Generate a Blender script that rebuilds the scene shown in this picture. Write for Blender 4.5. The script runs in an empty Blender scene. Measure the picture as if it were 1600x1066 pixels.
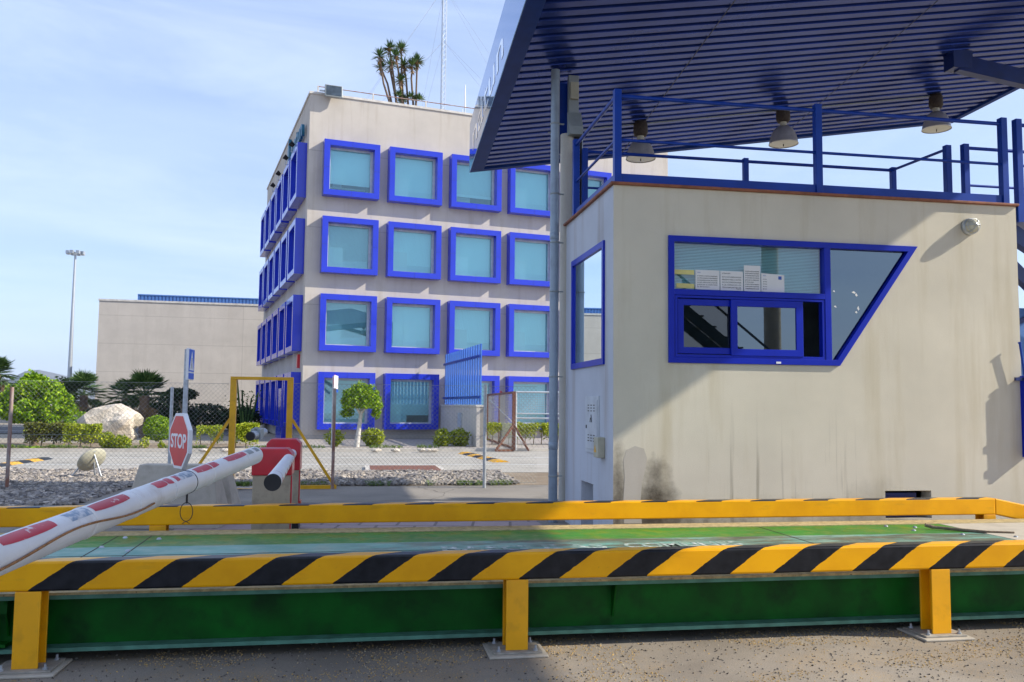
import bpy, bmesh, math, random
from mathutils import Vector, Matrix, noise as mnoise
rnd = random.Random(7)
R_ = math.radians
sc = bpy.context.scene
# ------------------------------------------------------------------ camera
F, W0, H0, CAMZ = 1346.0, 1600, 1066, 1.6
PITCH, ROLL, KY, OY = R_(4.295), R_(-.565), R_(9.73), R_(21.42)
def _cam():
    cp, sp = math.cos(PITCH), math.sin(PITCH)
    r = Vector((1, 0, 0)); f = Vector((0, cp, sp)); d = Vector((0, sp, -cp))
    c, s = math.cos(ROLL), math.sin(ROLL)
    return (c*r+s*d, -s*r+c*d, f)
CR, CD, CF = _cam(); CP = Vector((0, 0, CAMZ))
cd = bpy.data.cameras.new('camera'); cam = bpy.data.objects.new('camera', cd); sc.collection.objects.link(cam)
m = Matrix((CR, -CD, -CF)).transposed().to_4x4(); m.translation = CP
cam.matrix_world = m
cd.sensor_width = 36; cd.lens = F/W0*36; cd.clip_start = .05; cd.clip_end = 60000
sc.camera = cam
# ------------------------------------------------------------------ sky, sun, exposure
SAZ, SEL = R_(-4), R_(33.5)
wd = bpy.data.worlds.new('World'); sc.world = wd; wd.use_nodes = True
nt = wd.node_tree; bgn = nt.nodes['Background']
sky = nt.nodes.new('ShaderNodeTexSky'); sky.sky_type = 'NISHITA'; sky.sun_disc = False
sky.sun_elevation = SEL; sky.sun_rotation = math.pi/2-SAZ; sky.altitude = 0; sky.air_density = 1.0; sky.dust_density = .8; sky.ozone_density = 1.6
tc = nt.nodes.new('ShaderNodeTexCoord'); mp = nt.nodes.new('ShaderNodeMapping'); mp.inputs['Scale'].default_value = (1.1, 1.6, 5.5); mp.inputs['Rotation'].default_value = (0, .22, .3)
nz = nt.nodes.new('ShaderNodeTexNoise'); nz.inputs['Scale'].default_value = 1.7; nz.inputs['Detail'].default_value = 9; nz.inputs['Roughness'].default_value = .55; nz.inputs['Distortion'].default_value = .5
cr = nt.nodes.new('ShaderNodeValToRGB'); cr.color_ramp.elements[0].position = .36; cr.color_ramp.elements[1].position = .78
cr.color_ramp.elements[0].color = (.5, .5, .5, 1); cr.color_ramp.elements[1].color = (.9, .9, .9, 1)
mx = nt.nodes.new('ShaderNodeMixRGB'); mx.inputs['Color2'].default_value = (3.6, 4.55, 7.0, 1)
L = nt.links.new
L(tc.outputs['Generated'], mp.inputs['Vector']); L(mp.outputs['Vector'], nz.inputs['Vector']); L(nz.outputs['Fac'], cr.inputs['Fac'])
L(cr.outputs['Color'], mx.inputs['Fac']); L(sky.outputs['Color'], mx.inputs['Color1']); nz2 = nt.nodes.new('ShaderNodeTexNoise'); nz2.inputs['Scale'].default_value = 2.3; nz2.inputs['Detail'].default_value = 11; nz2.inputs['Roughness'].default_value = .62; nz2.inputs['Distortion'].default_value = .8
mp2 = nt.nodes.new('ShaderNodeMapping'); mp2.inputs['Scale'].default_value = (.7, 1.0, 4.2); mp2.inputs['Rotation'].default_value = (.1, .35, .2); mp2.inputs['Location'].default_value = (3, 1, 5)
cr2 = nt.nodes.new('ShaderNodeValToRGB'); cr2.color_ramp.elements[0].position = .42; cr2.color_ramp.elements[1].position = .8; cr2.color_ramp.elements[1].color = (.36, .36, .36, 1)
mx2 = nt.nodes.new('ShaderNodeMixRGB'); mx2.inputs['Color2'].default_value = (6.2, 6.9, 8.4, 1)
L(tc.outputs['Generated'], mp2.inputs['Vector']); L(mp2.outputs['Vector'], nz2.inputs['Vector']); L(nz2.outputs['Fac'], cr2.inputs['Fac']); L(cr2.outputs['Color'], mx2.inputs['Fac']); L(mx.outputs['Color'], mx2.inputs['Color1']); L(mx2.outputs['Color'], bgn.inputs['Color'])
bgn.inputs['Strength'].default_value = .105
sd = bpy.data.lights.new('sun', 'SUN'); sd.energy = 3.8; sd.angle = R_(.5); sd.color = (1, .93, .8)
sun = bpy.data.objects.new('sun', sd); sc.collection.objects.link(sun)
SD = Vector((math.cos(SAZ)*math.cos(SEL), math.sin(SAZ)*math.cos(SEL), math.sin(SEL)))
sun.rotation_euler = SD.to_track_quat('Z', 'Y').to_euler(); sun.location = (30, 0, 40)
sc.view_settings.view_transform = 'Standard'; sc.view_settings.look = 'None'; sc.view_settings.gamma = 1; sc.view_settings.exposure = 0.84
# ------------------------------------------------------------------ geometry of the place
def ray(x, y): return CR*((x-800)/F)+CD*((y-533)/F)+CF
def spot(x, y, z=0.0):
    d = ray(x, y); return CP+d*((z-CAMZ)/d.z)
def deep(x, y, Y):
    d = ray(x, y); return CP+d*(Y/d.y)
def proj(p):
    v = Vector(p)-CP; w = v.dot(CF); return (F*v.dot(CR)/w+800, F*v.dot(CD)/w+533)
def fr(a, p):
    c, s = math.cos(a), math.sin(a); return Vector((p[0]*c+p[1]*s, -p[0]*s+p[1]*c, p[2]))
def inv(a, p):
    c, s = math.cos(a), math.sin(a); return Vector((p[0]*c-p[1]*s, p[0]*s+p[1]*c, p[2]))
def K(u, v, z=0): return inv(KY, (u, v, z))
# ------------------------------------------------------------------ materials
MATS = {}
def nodes(name):
    mt = bpy.data.materials.new(name); mt.use_nodes = True; MATS[name] = mt
    n = mt.node_tree; return mt, n, n.nodes['Principled BSDF'], n.links.new
def rgb(n, c):
    r = n.nodes.new('ShaderNodeRGB'); r.outputs[0].default_value = (*c, 1); return r.outputs[0]
def noisef(n, co, scale, detail=4, rough=.55, lo=.35, hi=.65, sc3=None):
    l = n.links.new
    if sc3:
        mp = n.nodes.new('ShaderNodeMapping'); mp.inputs['Scale'].default_value = sc3; l(co, mp.inputs['Vector']); co = mp.outputs['Vector']
    t = n.nodes.new('ShaderNodeTexNoise'); t.inputs['Scale'].default_value = scale; t.inputs['Detail'].default_value = detail; t.inputs['Roughness'].default_value = rough
    l(co, t.inputs['Vector'])
    r = n.nodes.new('ShaderNodeMapRange'); r.inputs[1].default_value = lo; r.inputs[2].default_value = hi; l(t.outputs['Fac'], r.inputs[0])
    return r.outputs[0]
def mixc(n, f, a, b):
    x = n.nodes.new('ShaderNodeMixRGB'); l = n.links.new
    if isinstance(f, (int, float)): x.inputs[0].default_value = f
    else: l(f, x.inputs[0])
    for i, c in ((1, a), (2, b)):
        if isinstance(c, tuple): x.inputs[i].default_value = (*c, 1)
        else: l(c, x.inputs[i])
    return x.outputs[0]
def mth(n, op, a, b=None):
    x = n.nodes.new('ShaderNodeMath'); x.operation = op
    for i, c in enumerate((a, b)):
        if c is None: continue
        if isinstance(c, (int, float)): x.inputs[i].default_value = c
        else: n.links.new(c, x.inputs[i])
    return x.outputs[0]
def bumpn(n, b, h, strength, dist=.01):
    x = n.nodes.new('ShaderNodeBump'); x.inputs['Strength'].default_value = strength; x.inputs['Distance'].default_value = dist
    n.links.new(h, x.inputs['Height']); n.links.new(x.outputs[0], b.inputs['Normal'])
def objco(n): return n.nodes.new('ShaderNodeTexCoord').outputs['Object']
def mat(name, col, rough=.6, metal=0, var=.12, scale=4, bump=0, bscale=80, stain=None, samt=.5, sscale=3, slo=.5, shi=.7, s3=None, coat=0, spec=.5, bdist=.01):
    mt, n, b, l = nodes(name); co = objco(n)
    f = noisef(n, co, scale, 6)
    c = mixc(n, f, tuple(x*(1-var) for x in col), tuple(min(1, x*(1+var)) for x in col))
    if stain:
        g = noisef(n, co, sscale, 7, .6, slo, shi, s3); g = mth(n, 'MULTIPLY', g, samt); c = mixc(n, g, c, stain)
    l(c, b.inputs['Base Color']); b.inputs['Roughness'].default_value = rough; b.inputs['Metallic'].default_value = metal
    b.inputs['Coat Weight'].default_value = coat; b.inputs['Specular IOR Level'].default_value = spec
    if bump: bumpn(n, b, noisef(n, co, bscale, 5, .6, 0, 1), bump, bdist)
    return mt
def leafmat(name, c1, c2, c3, trans=.25):
    mt, n, b, l = nodes(name)
    g = n.nodes.new('ShaderNodeNewGeometry'); cr = n.nodes.new('ShaderNodeValToRGB')
    e = cr.color_ramp.elements; e[0].color = (*c1, 1); e[1].color = (*c3, 1); k = cr.color_ramp.elements.new(.55); k.color = (*c2, 1)
    l(g.outputs['Random Per Island'], cr.inputs[0]); l(cr.outputs[0], b.inputs['Base Color']); b.inputs['Roughness'].default_value = .5
    b.inputs['Specular IOR Level'].default_value = .3
    t = n.nodes.new('ShaderNodeBsdfTranslucent'); l(cr.outputs[0], t.inputs[0]); x = n.nodes.new('ShaderNodeMixShader'); x.inputs[0].default_value = trans
    l(b.outputs[0], x.inputs[1]); l(t.outputs[0], x.inputs[2]); l(x.outputs[0], n.nodes['Material Output'].inputs[0]); return mt
def islandmat(name, cols, rough=.85):
    mt, n, b, l = nodes(name); g = n.nodes.new('ShaderNodeNewGeometry'); cr = n.nodes.new('ShaderNodeValToRGB')
    e = cr.color_ramp.elements; e[0].color = (*cols[0], 1); e[1].color = (*cols[-1], 1)
    for i, c in enumerate(cols[1:-1]): k = e.new((i+1)/(len(cols)-1)); k.color = (*c, 1)
    l(g.outputs['Random Per Island'], cr.inputs[0]); l(cr.outputs[0], b.inputs['Base Color']); b.inputs['Roughness'].default_value = rough; return mt
def glass(name, tint, refl=.12, ior=1.5, rough=.01, gcol=(1, 1, 1), wav=0):
    mt, n, b, l = nodes(name); n.nodes.remove(b)
    t = n.nodes.new('ShaderNodeBsdfTransparent'); t.inputs[0].default_value = (*tint, 1)
    g = n.nodes.new('ShaderNodeBsdfGlossy'); g.inputs['Roughness'].default_value = rough; g.inputs['Color'].default_value = (*gcol, 1)
    fz = n.nodes.new('ShaderNodeFresnel'); fz.inputs[0].default_value = ior
    a = mth(n, 'ADD', fz.outputs[0], refl); a = mth(n, 'MINIMUM', a, .96)
    if wav:
        bp = n.nodes.new('ShaderNodeBump'); bp.inputs['Strength'].default_value = wav; bp.inputs['Distance'].default_value = .02
        l(noisef(n, objco(n), .8, 1, .4, 0, 1), bp.inputs['Height']); l(bp.outputs[0], g.inputs['Normal'])
    x = n.nodes.new('ShaderNodeMixShader'); l(a, x.inputs[0]); l(t.outputs[0], x.inputs[1]); l(g.outputs[0], x.inputs[2]); l(x.outputs[0], n.nodes['Material Output'].inputs[0]); return mt

M = {}
M['blue'] = mat('blue_paint', (.004, .045, .33), .35, var=.1, spec=.3)
M['bluefr'] = mat('blue_panel', (.014, .034, .52), .24, var=.06, scale=1, coat=.3)
M['bluewin'] = mat('blue_window_frame', (.002, .018, .4), .35, var=.05, spec=.25)
M['bluedark'] = mat('dark_blue_steel', (.006, .02, .12), .35, var=.2)
M['ribs'] = mat('corrugated_blue_sheet', (.018, .045, .24), .22, .5, var=.12, scale=2, bump=.04, bscale=3)
M['fasciatrim'] = mat('fascia_trim_blue', (.01, .04, .2), .5, .0, var=.1, spec=.12)
M['slat'] = mat('blue_slat_paint', (.07, .2, .62), .45, var=.1)
M['bluegrey'] = mat('blue_cladding', (.06, .16, .42), .5, var=.1)
M['white'] = mat('white_paint', (.78, .78, .76), .45, var=.06, stain=(.35, .27, .17), samt=.5, sscale=6, slo=.55, shi=.75, s3=(1, 3, 3))
M['pvc'] = mat('white_tube', (.74, .75, .76), .4, var=.05, stain=(.4, .33, .25), samt=.6, sscale=4, slo=.56, shi=.74)
M['red'] = mat('red_paint', (.55, .015, .03), .35, var=.1, coat=.2)
M['redfilm'] = mat('red_reflective_film', (.5, .02, .04), .4, var=.1, stain=(.7, .6, .58), samt=.9, sscale=22, slo=.6, shi=.66)
M['bluefilm'] = mat('torn_grey_blue_film', (.22, .3, .4), .5, var=.1, stain=(.7, .7, .7), samt=.9, sscale=25, slo=.45, shi=.6)
M['stopred'] = mat('sign_red', (.62, .03, .035), .4, var=.06)
M['signwhite'] = mat('sign_white', (.8, .8, .8), .4, var=.03)
M['signblue'] = mat('sign_blue', (.01, .1, .6), .4, var=.04)
M['black'] = mat('black_rubber', (.008, .008, .01), .5, var=.2)
M['blacktxt'] = mat('black_print', (.03, .03, .04), .7)
M['bluetxt'] = mat('blue_print', (.05, .12, .45), .7)
M['cabinet'] = mat('beige_cabinet', (.4, .33, .23), .5, var=.1, stain=(.12, .1, .07), samt=.5, sscale=8)
M['concrete'] = mat('concrete', (.48, .43, .35), .9, var=.15, bump=.3, bscale=60, stain=(.22, .19, .14), samt=.5, sscale=4)
M['galv'] = mat('galvanised_steel', (.42, .45, .48), .4, .5, var=.15, scale=20)
M['pipe'] = mat('grey_pipe', (.27, .33, .39), .4, .2, var=.1, scale=2, stain=(.16, .18, .2), samt=.4, sscale=5)
M['greybox'] = mat('grey_conduit', (.28, .31, .31), .5, .1)
M['lightgrey'] = mat('light_grey_metal', (.5, .53, .55), .4, .3)
M['rust'] = mat('rusty_steel', (.16, .06, .035), .8, var=.4, scale=25, stain=(.3, .15, .08), samt=.6, sscale=20)
M['rustpost'] = mat('rust_streaked_post', (.36, .3, .27), .7, .2, var=.2, stain=(.25, .1, .06), samt=.9, sscale=9, slo=.4, shi=.6, s3=(1, 1, .35))
M['yellow'] = mat('yellow_paint', (.72, .37, .002), .4, var=.08, stain=(.3, .17, .02), samt=.3, sscale=9)
M['lampmetal'] = mat('spun_aluminium', (.55, .53, .5), .35, .45, var=.12, scale=6)
M['rustbrown'] = mat('brown_ballast_housing', (.05, .035, .025), .7, var=.3, scale=30)
M['lens'] = mat('lamp_lens', (.6, .58, .45), .25, var=.05)
M['terracotta'] = mat('terracotta_coping', (.26, .09, .045), .7, var=.25, scale=8)
M['paper'] = mat('paper', (.75, .74, .72), .8, var=.03)
M['tape'] = mat('yellow_tape', (.7, .62, .22), .6, var=.08)
M['blind'] = mat('white_blind', (.8, .88, .88), .7, var=.02, scale=.6)
M['interior'] = mat('interior_wall', (.3, .3, .29), .9)
M['darkint'] = mat('dark_interior', (.05, .055, .06), .8)
M['cord'] = mat('brown_cord', (.3, .14, .05), .8, var=.3, scale=60)
M['trunk'] = mat('bark', (.2, .15, .1), .9, var=.3, scale=20, bump=.6, bscale=40)
M['whitetrunk'] = mat('whitewashed_bark', (.55, .52, .47), .85, var=.15, scale=12)
M['palmtrunk'] = mat('palm_trunk_fibre', (.17, .12, .085), .95, var=.35, scale=30, bump=.8, bscale=50)
M['deadleaf'] = islandmat('dead_leaves', [(.2, .12, .05), (.32, .2, .09), (.25, .17, .08)])
M['rock'] = mat('limestone', (.6, .53, .44), .9, var=.2, scale=2, bump=.7, bscale=12, stain=(.42, .33, .24), samt=.4, sscale=3, bdist=.06)
M['tile'] = None
M['leafA'] = leafmat('ficus_leaves', (.05, .12, .005), (.2, .36, .01), (.45, .6, .03))
M['leafB'] = leafmat('hedge_leaves', (.12, .17, .008), (.33, .4, .015), (.6, .62, .06))
M['leafD'] = leafmat('dark_leaves', (.01, .025, .008), (.025, .05, .014), (.05, .085, .02), .1)
M['leafP'] = leafmat('palm_leaves', (.025, .06, .015), (.06, .12, .03), (.13, .2, .05), .15)
M['leafY'] = leafmat('yucca_leaves', (.03, .07, .03), (.07, .13, .04), (.16, .24, .07), .15)
M['grassm'] = leafmat('weed_leaves', (.06, .12, .02), (.12, .2, .03), (.22, .28, .06))
M['stone'] = islandmat('gravel_stones', [(.1, .09, .085), (.3, .26, .22), (.2, .18, .17), (.5, .43, .35), (.15, .14, .14), (.38, .34, .29)])
M['grit'] = islandmat('ochre_grit', [(.4, .25, .08), (.55, .36, .12), (.3, .2, .09), (.5, .42, .28)])
M['winglass'] = glass('teal_window_glass', (.68, .97, 1.0), .16, gcol=(.62, .93, 1), wav=.02)
M['winglassdark'] = glass('clear_office_glass', (.5, .75, .78), .06, wav=.02)
M['kglass'] = glass('kiosk_glass', (.55, .82, .82), .06)
M['kmirror'] = glass('reflective_kiosk_glass', (.1, .16, .18), .2, gcol=(.6, .72, .8))
M['fascia'] = None

def stucco(name, col, streak, samt, joint=None, grain=120, bs=.25, dirt=None):
    mt, n, b, l = nodes(name); co = objco(n)
    c = mixc(n, noisef(n, co, .7, 6, .6), tuple(x*.92 for x in col), tuple(x*1.06 for x in col))
    c = mixc(n, mth(n, 'MULTIPLY', noisef(n, co, grain, 2, .6, .35, .75), .22), c, tuple(x*.55 for x in col))
    g = noisef(n, co, 1.0, 6, .65, .52, .74, (2.6, 2.6, .22)); c = mixc(n, mth(n, 'MULTIPLY', g, samt), c, streak)
    h = noisef(n, co, grain, 4, .7, 0, 1)
    if joint:
        sp = n.nodes.new('ShaderNodeSeparateXYZ'); l(co, sp.inputs[0])
        for ax, per, off in joint:
            a = mth(n, 'ADD', sp.outputs[ax], off); a = mth(n, 'MODULO', a, per); a = mth(n, 'LESS_THAN', a, .035)
            c = mixc(n, mth(n, 'MULTIPLY', a, .28), c, (.12, .1, .08))
    if dirt:
        sp = n.nodes.new('ShaderNodeSeparateXYZ'); l(co, sp.inputs[0])
        for (x0, z0, rx, rz, amt) in dirt:
            dx = mth(n, 'DIVIDE', mth(n, 'SUBTRACT', sp.outputs[0], x0), rx); dz = mth(n, 'DIVIDE', mth(n, 'SUBTRACT', sp.outputs[2], z0), rz)
            d = mth(n, 'ADD', mth(n, 'MULTIPLY', dx, dx), mth(n, 'MULTIPLY', dz, dz)); d = mth(n, 'ADD', d, mth(n, 'MULTIPLY', mth(n, 'SUBTRACT', noisef(n, co, 3.5, 8, .7, 0, 1), .5), 2.2))
            r = n.nodes.new('ShaderNodeMapRange'); r.inputs[1].default_value = 1.1; r.inputs[2].default_value = -.1; l(d, r.inputs[0])
            c = mixc(n, mth(n, 'MULTIPLY', r.outputs[0], amt), c, (.085, .07, .05))
    if dirt:
        g2 = noisef(n, co, 1.0, 5, .6, .56, .7, (13, 13, .45))
        rz_ = n.nodes.new('ShaderNodeMapRange'); rz_.inputs[1].default_value = 1.75; rz_.inputs[2].default_value = .5; l(sp.outputs[2], rz_.inputs[0])
        rx_ = mth(n, 'MULTIPLY', mth(n, 'GREATER_THAN', sp.outputs[0], 1.05), mth(n, 'LESS_THAN', sp.outputs[0], 3.0))
        c = mixc(n, mth(n, 'MULTIPLY', mth(n, 'MULTIPLY', mth(n, 'MULTIPLY', g2, rz_.outputs[0]), rx_), .55), c, (.12, .095, .06))
    l(c, b.inputs['Base Color']); b.inputs['Roughness'].default_value = .92; b.inputs['Specular IOR Level'].default_value = .2
    bumpn(n, b, h, bs, .008); return mt
M['kwall'] = stucco('kiosk_stucco', (.68, .63, .51), (.44, .36, .2), .45, bs=.5, dirt=[(.06, .5, .13, .75, .9), (.5, .45, .3, .6, 1.0), (.7, .05, 1.0, .45, .85), (.2, -.1, .5, .5, .8), (2.2, .1, 2.0, .45, .5), (3.2, .3, .5, .5, .3)])
M['kwallshade'] = stucco('kiosk_shaded_side_stucco', (.56, .58, .62), (.3, .22, .15), .5, grain=90)  # side wall stucco with the bluish shade of this side in its base colour
M['owall'] = stucco('office_concrete_panels', (.53, .485, .43), (.34, .28, .21), .5, joint=[(2, 3.375, .9)], grain=40, bs=.1)
M['wwall'] = stucco('warehouse_panels', (.56, .51, .45), (.42, .37, .31), .4, joint=[(2, 2.05, .35), (0, 12, 2)], grain=20, bs=.1)
M['colwhite'] = stucco('white_column_render', (.6, .57, .5), (.35, .3, .2), .4, grain=60)

def stripemat(name, top_only):
    mt, n, b, l = nodes(name); co = objco(n); sp = n.nodes.new('ShaderNodeSeparateXYZ'); l(co, sp.inputs[0])
    wob = mth(n, 'MULTIPLY', mth(n, 'SUBTRACT', noisef(n, co, 14, 4, .6, 0, 1), .5), .03)
    s = mth(n, 'SUBTRACT', sp.outputs[0], mth(n, 'MULTIPLY', mth(n, 'SUBTRACT', sp.outputs[2], .475), 1.45 if not top_only else 0))
    s = mth(n, 'SUBTRACT', s, mth(n, 'MULTIPLY', sp.outputs[1], 1.5)); s = mth(n, 'ADD', s, wob)
    s = mth(n, 'DIVIDE', mth(n, 'ADD', s, 1.942+58.9), .589); s = mth(n, 'FRACT', s); s = mth(n, 'LESS_THAN', s, .47)
    if top_only: s = mth(n, 'MULTIPLY', s, mth(n, 'GREATER_THAN', sp.outputs[2], .641))
    y = mixc(n, noisef(n, co, 3, 6), (.76, .34, .0005), (.88, .42, .001)); y = mixc(n, mth(n, 'MULTIPLY', noisef(n, co, 30, 5, .7, .62, .75), .35), y, (.3, .16, .02))
    y = mixc(n, mth(n, 'MULTIPLY', noisef(n, co, 38, 6, .75, .68, .71), .55), y, (.16, .12, .08)); y = mixc(n, mth(n, 'MULTIPLY', noisef(n, co, 1.0, 6, .6, .58, .7, (3, 3, 14)), .25), y, (.35, .2, .03))
    k = mixc(n, mth(n, 'MULTIPLY', noisef(n, co, 40, 6, .75, .66, .7), .5), (.01, .011, .015), (.2, .15, .06)); k = mixc(n, noisef(n, co, 12, 6), (.004, .0045, .007), (.014, .015, .019))
    l(mixc(n, s, y, k), b.inputs['Base Color']); b.inputs['Roughness'].default_value = .36; b.inputs['Specular IOR Level'].default_value = .3
    bumpn(n, b, noisef(n, co, 60, 4, .6, 0, 1), .12, .003); return mt
M['stripe'] = stripemat('yellow_black_hazard_paint', False); M['stripetop'] = stripemat('yellow_paint_black_dashes', True)

def deckmat():
    mt, n, b, l = nodes('worn_teal_deck_paint'); co = objco(n); sp = n.nodes.new('ShaderNodeSeparateXYZ'); l(co, sp.inputs[0]); u, v = sp.outputs[0], sp.outputs[1]
    teal = mixc(n, noisef(n, co, 1.4, 7), (.12, .31, .25), (.22, .43, .35))
    dirt = noisef(n, co, 1.0, 9, .72, .42, .56, (1.4, 5, 1))
    rr = n.nodes.new('ShaderNodeMapRange'); rr.inputs[1].default_value = -.8; rr.inputs[2].default_value = 1.2; l(u, rr.inputs[0])
    c = mixc(n, mth(n, 'MULTIPLY', mth(n, 'MULTIPLY', dirt, rr.outputs[0]), .85), teal, (.085, .065, .035))
    c = mixc(n, mth(n, 'MULTIPLY', noisef(n, co, 30, 5, .7, .66, .76, (1, 2, 1)), .6), c, (.07, .04, .02))
    grn = mixc(n, noisef(n, co, 2, 6), (.012, .17, .012), (.03, .25, .02)); grn = mixc(n, mth(n, 'MULTIPLY', noisef(n, co, 1, 8, .7, .42, .7, (1, 6, 1)), .7), grn, (.12, .17, .05))
    e = mth(n, 'ADD', v, mth(n, 'MULTIPLY', noisef(n, co, 9, 5, .6, 0, 1), .03)); c = mixc(n, mth(n, 'GREATER_THAN', e, 7.53), c, grn)
    l(c, b.inputs['Base Color']); b.inputs['Roughness'].default_value = .35; b.inputs['Specular IOR Level'].default_value = .4
    l(mixc(n, noisef(n, co, 5, 6), (.28,)*3, (.6,)*3), b.inputs['Roughness']); bumpn(n, b, noisef(n, co, 9, 6, .6, 0, 1), .1, .01); return mt
M['deck'] = deckmat()
M['dgreen'] = mat('dark_green_steel', (.0006, .08, .005), .5, var=.35, scale=3, spec=.2, stain=(.001, .015, .003), samt=.6, sscale=5)
M['flangetop'] = mat('dusty_flange', (.42, .33, .16), .8, var=.25, scale=20, stain=(.1, .08, .04), samt=.9, sscale=60, slo=.6, shi=.7)
M['flangeedge'] = mat('teal_flange_edge', (.07, .2, .14), .6, var=.25, scale=9)

def groundmat(name, c1, c2, speck=(.05, .045, .04), gs=220, light=(.55, .48, .36), lamt=.25, ochre=0, cracks=0, bs=.5, big=.6):
    mt, n, b, l = nodes(name); co = objco(n)
    c = mixc(n, noisef(n, co, big, 8, .6, .35, .65), c1, c2)
    c = mixc(n, mth(n, 'MULTIPLY', noisef(n, co, gs, 3, .7, .52, .68), .6), c, speck)
    c = mixc(n, mth(n, 'MULTIPLY', noisef(n, co, gs*.8, 2, .7, .6, .72), lamt), c, light)
    c = mixc(n, mth(n, 'MULTIPLY', noisef(n, co, .9, 6, .65, .56, .68), .35), c, tuple(x*.45 for x in c1))
    if ochre: c = mixc(n, mth(n, 'MULTIPLY', mth(n, 'MULTIPLY', noisef(n, co, 1.3, 7, .7, .48, .68), noisef(n, co, 90, 3, .6, .5, .6)), ochre), c, (.5, .31, .1))
    if cracks:
        vo = n.nodes.new('ShaderNodeTexVoronoi'); vo.feature = 'DISTANCE_TO_EDGE'; vo.inputs['Scale'].default_value = cracks
        nn = n.nodes.new('ShaderNodeTexNoise'); nn.inputs['Scale'].default_value = 3; l(co, nn.inputs[0]); l(mixc(n, .12, co, nn.outputs['Color']), vo.inputs['Vector'])
        c = mixc(n, mth(n, 'MULTIPLY', mth(n, 'LESS_THAN', vo.outputs[0], .0022), .5), c, (.06, .05, .04))
    l(c, b.inputs['Base Color']); b.inputs['Roughness'].default_value = .93; b.inputs['Specular IOR Level'].default_value = .2
    bumpn(n, b, noisef(n, co, gs*.7, 5, .7, 0, 1), bs, .006); return mt
M['asphalt'] = groundmat('worn_asphalt', (.21, .18, .145), (.34, .295, .24), ochre=.75, gs=130)
M['asphalt2'] = groundmat('yard_asphalt', (.21, .19, .165), (.29, .26, .22), cracks=.3, gs=90)
M['road'] = groundmat('pale_road', (.34, .32, .28), (.42, .39, .34), gs=50, bs=.2)
M['farroad'] = groundmat('dark_far_road', (.1, .1, .105), (.14, .14, .14), gs=20, bs=.2)
M['earth'] = groundmat('dry_ground', (.3, .26, .2), (.38, .33, .26), gs=20, bs=.2, big=.05)
M['soil'] = groundmat('planting_soil', (.2, .15, .1), (.3, .24, .17), gs=60)
M['linewhite'] = mat('road_paint', (.6, .6, .57), .8, var=.15, scale=8, stain=(.3, .28, .25), samt=.7, sscale=12)
M['kerb'] = mat('kerb_stone', (.5, .46, .4), .9, var=.12)
def brickfloor(name, a, bcol, mort, w, h, msz=.02, off=.5):
    mt, n, b, l = nodes(name); co = objco(n); t = n.nodes.new('ShaderNodeTexBrick'); l(co, t.inputs['Vector'])
    t.inputs['Color1'].default_value = (*a, 1); t.inputs['Color2'].default_value = (*bcol, 1); t.inputs['Mortar'].default_value = (*mort, 1)
    t.inputs['Scale'].default_value = 1; t.inputs['Brick Width'].default_value = w; t.inputs['Row Height'].default_value = h; t.inputs['Mortar Size'].default_value = msz; t.offset = off
    c = mixc(n, mth(n, 'MULTIPLY', noisef(n, co, 7, 7, .7), .35), t.outputs[0], tuple(x*.6 for x in a)); l(c, b.inputs['Base Color']); b.inputs['Roughness'].default_value = .9; return mt
M['tile'] = brickfloor('pink_paving', (.42, .3, .28), (.36, .27, .26), (.16, .12, .11), .5, .5, .02)
M['pave'] = brickfloor('grey_pavers', (.42, .37, .32), (.36, .32, .28), (.2, .17, .14), .4, .25, .02)
M['block'] = brickfloor('concrete_blocks', (.6, .56, .5), (.55, .51, .46), (.3, .28, .25), .5, .25, .012)
def fasciamat():
    mt, n, b, l = nodes('polished_blue_fascia'); co = objco(n)
    b.inputs['Base Color'].default_value = (.12, .26, .55, 1); b.inputs['Metallic'].default_value = .75; b.inputs['Roughness'].default_value = .03
    bumpn(n, b, noisef(n, co, .9, 2, .5, 0, 1), .12, .03); return mt
M['fascia'] = fasciamat()
M['hill'] = mat('distant_scrub_hill', (.13, .13, .13), 1, var=.3, scale=.002)
M['flood'] = mat('floodlight_glass', (.06, .08, .1), .2, .3, var=.3, scale=4)
M['signteal'] = mat('teal_letter_metal', (.01, .13, .22), .4, .2)
M['faintwhite'] = mat('white_vinyl', (.93, .94, .96), .12, .9, var=.02)
M['wornwhite'] = mat('worn_white_lettering', (.6, .62, .58), .6, stain=(.2, .3, .24), samt=.95, sscale=11, slo=.4, shi=.52)
M['plaster'] = stucco('patch_plaster', (.52, .48, .41), (.4, .34, .26), .4, grain=100)
M['dpurple'] = mat('dark_roof_sheet', (.03, .03, .035), .6)
M['wire'] = mat('fence_wire', (.3, .31, .3), .5, .4)
M['guy'] = mat('guy_wire', (.3, .32, .36), .5, .3)
M['orange'] = mat('orange_reflector', (.7, .08, .01), .35)
M['steelgreen'] = mat('teal_stair_steel', (.02, .06, .1), .4)
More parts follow.
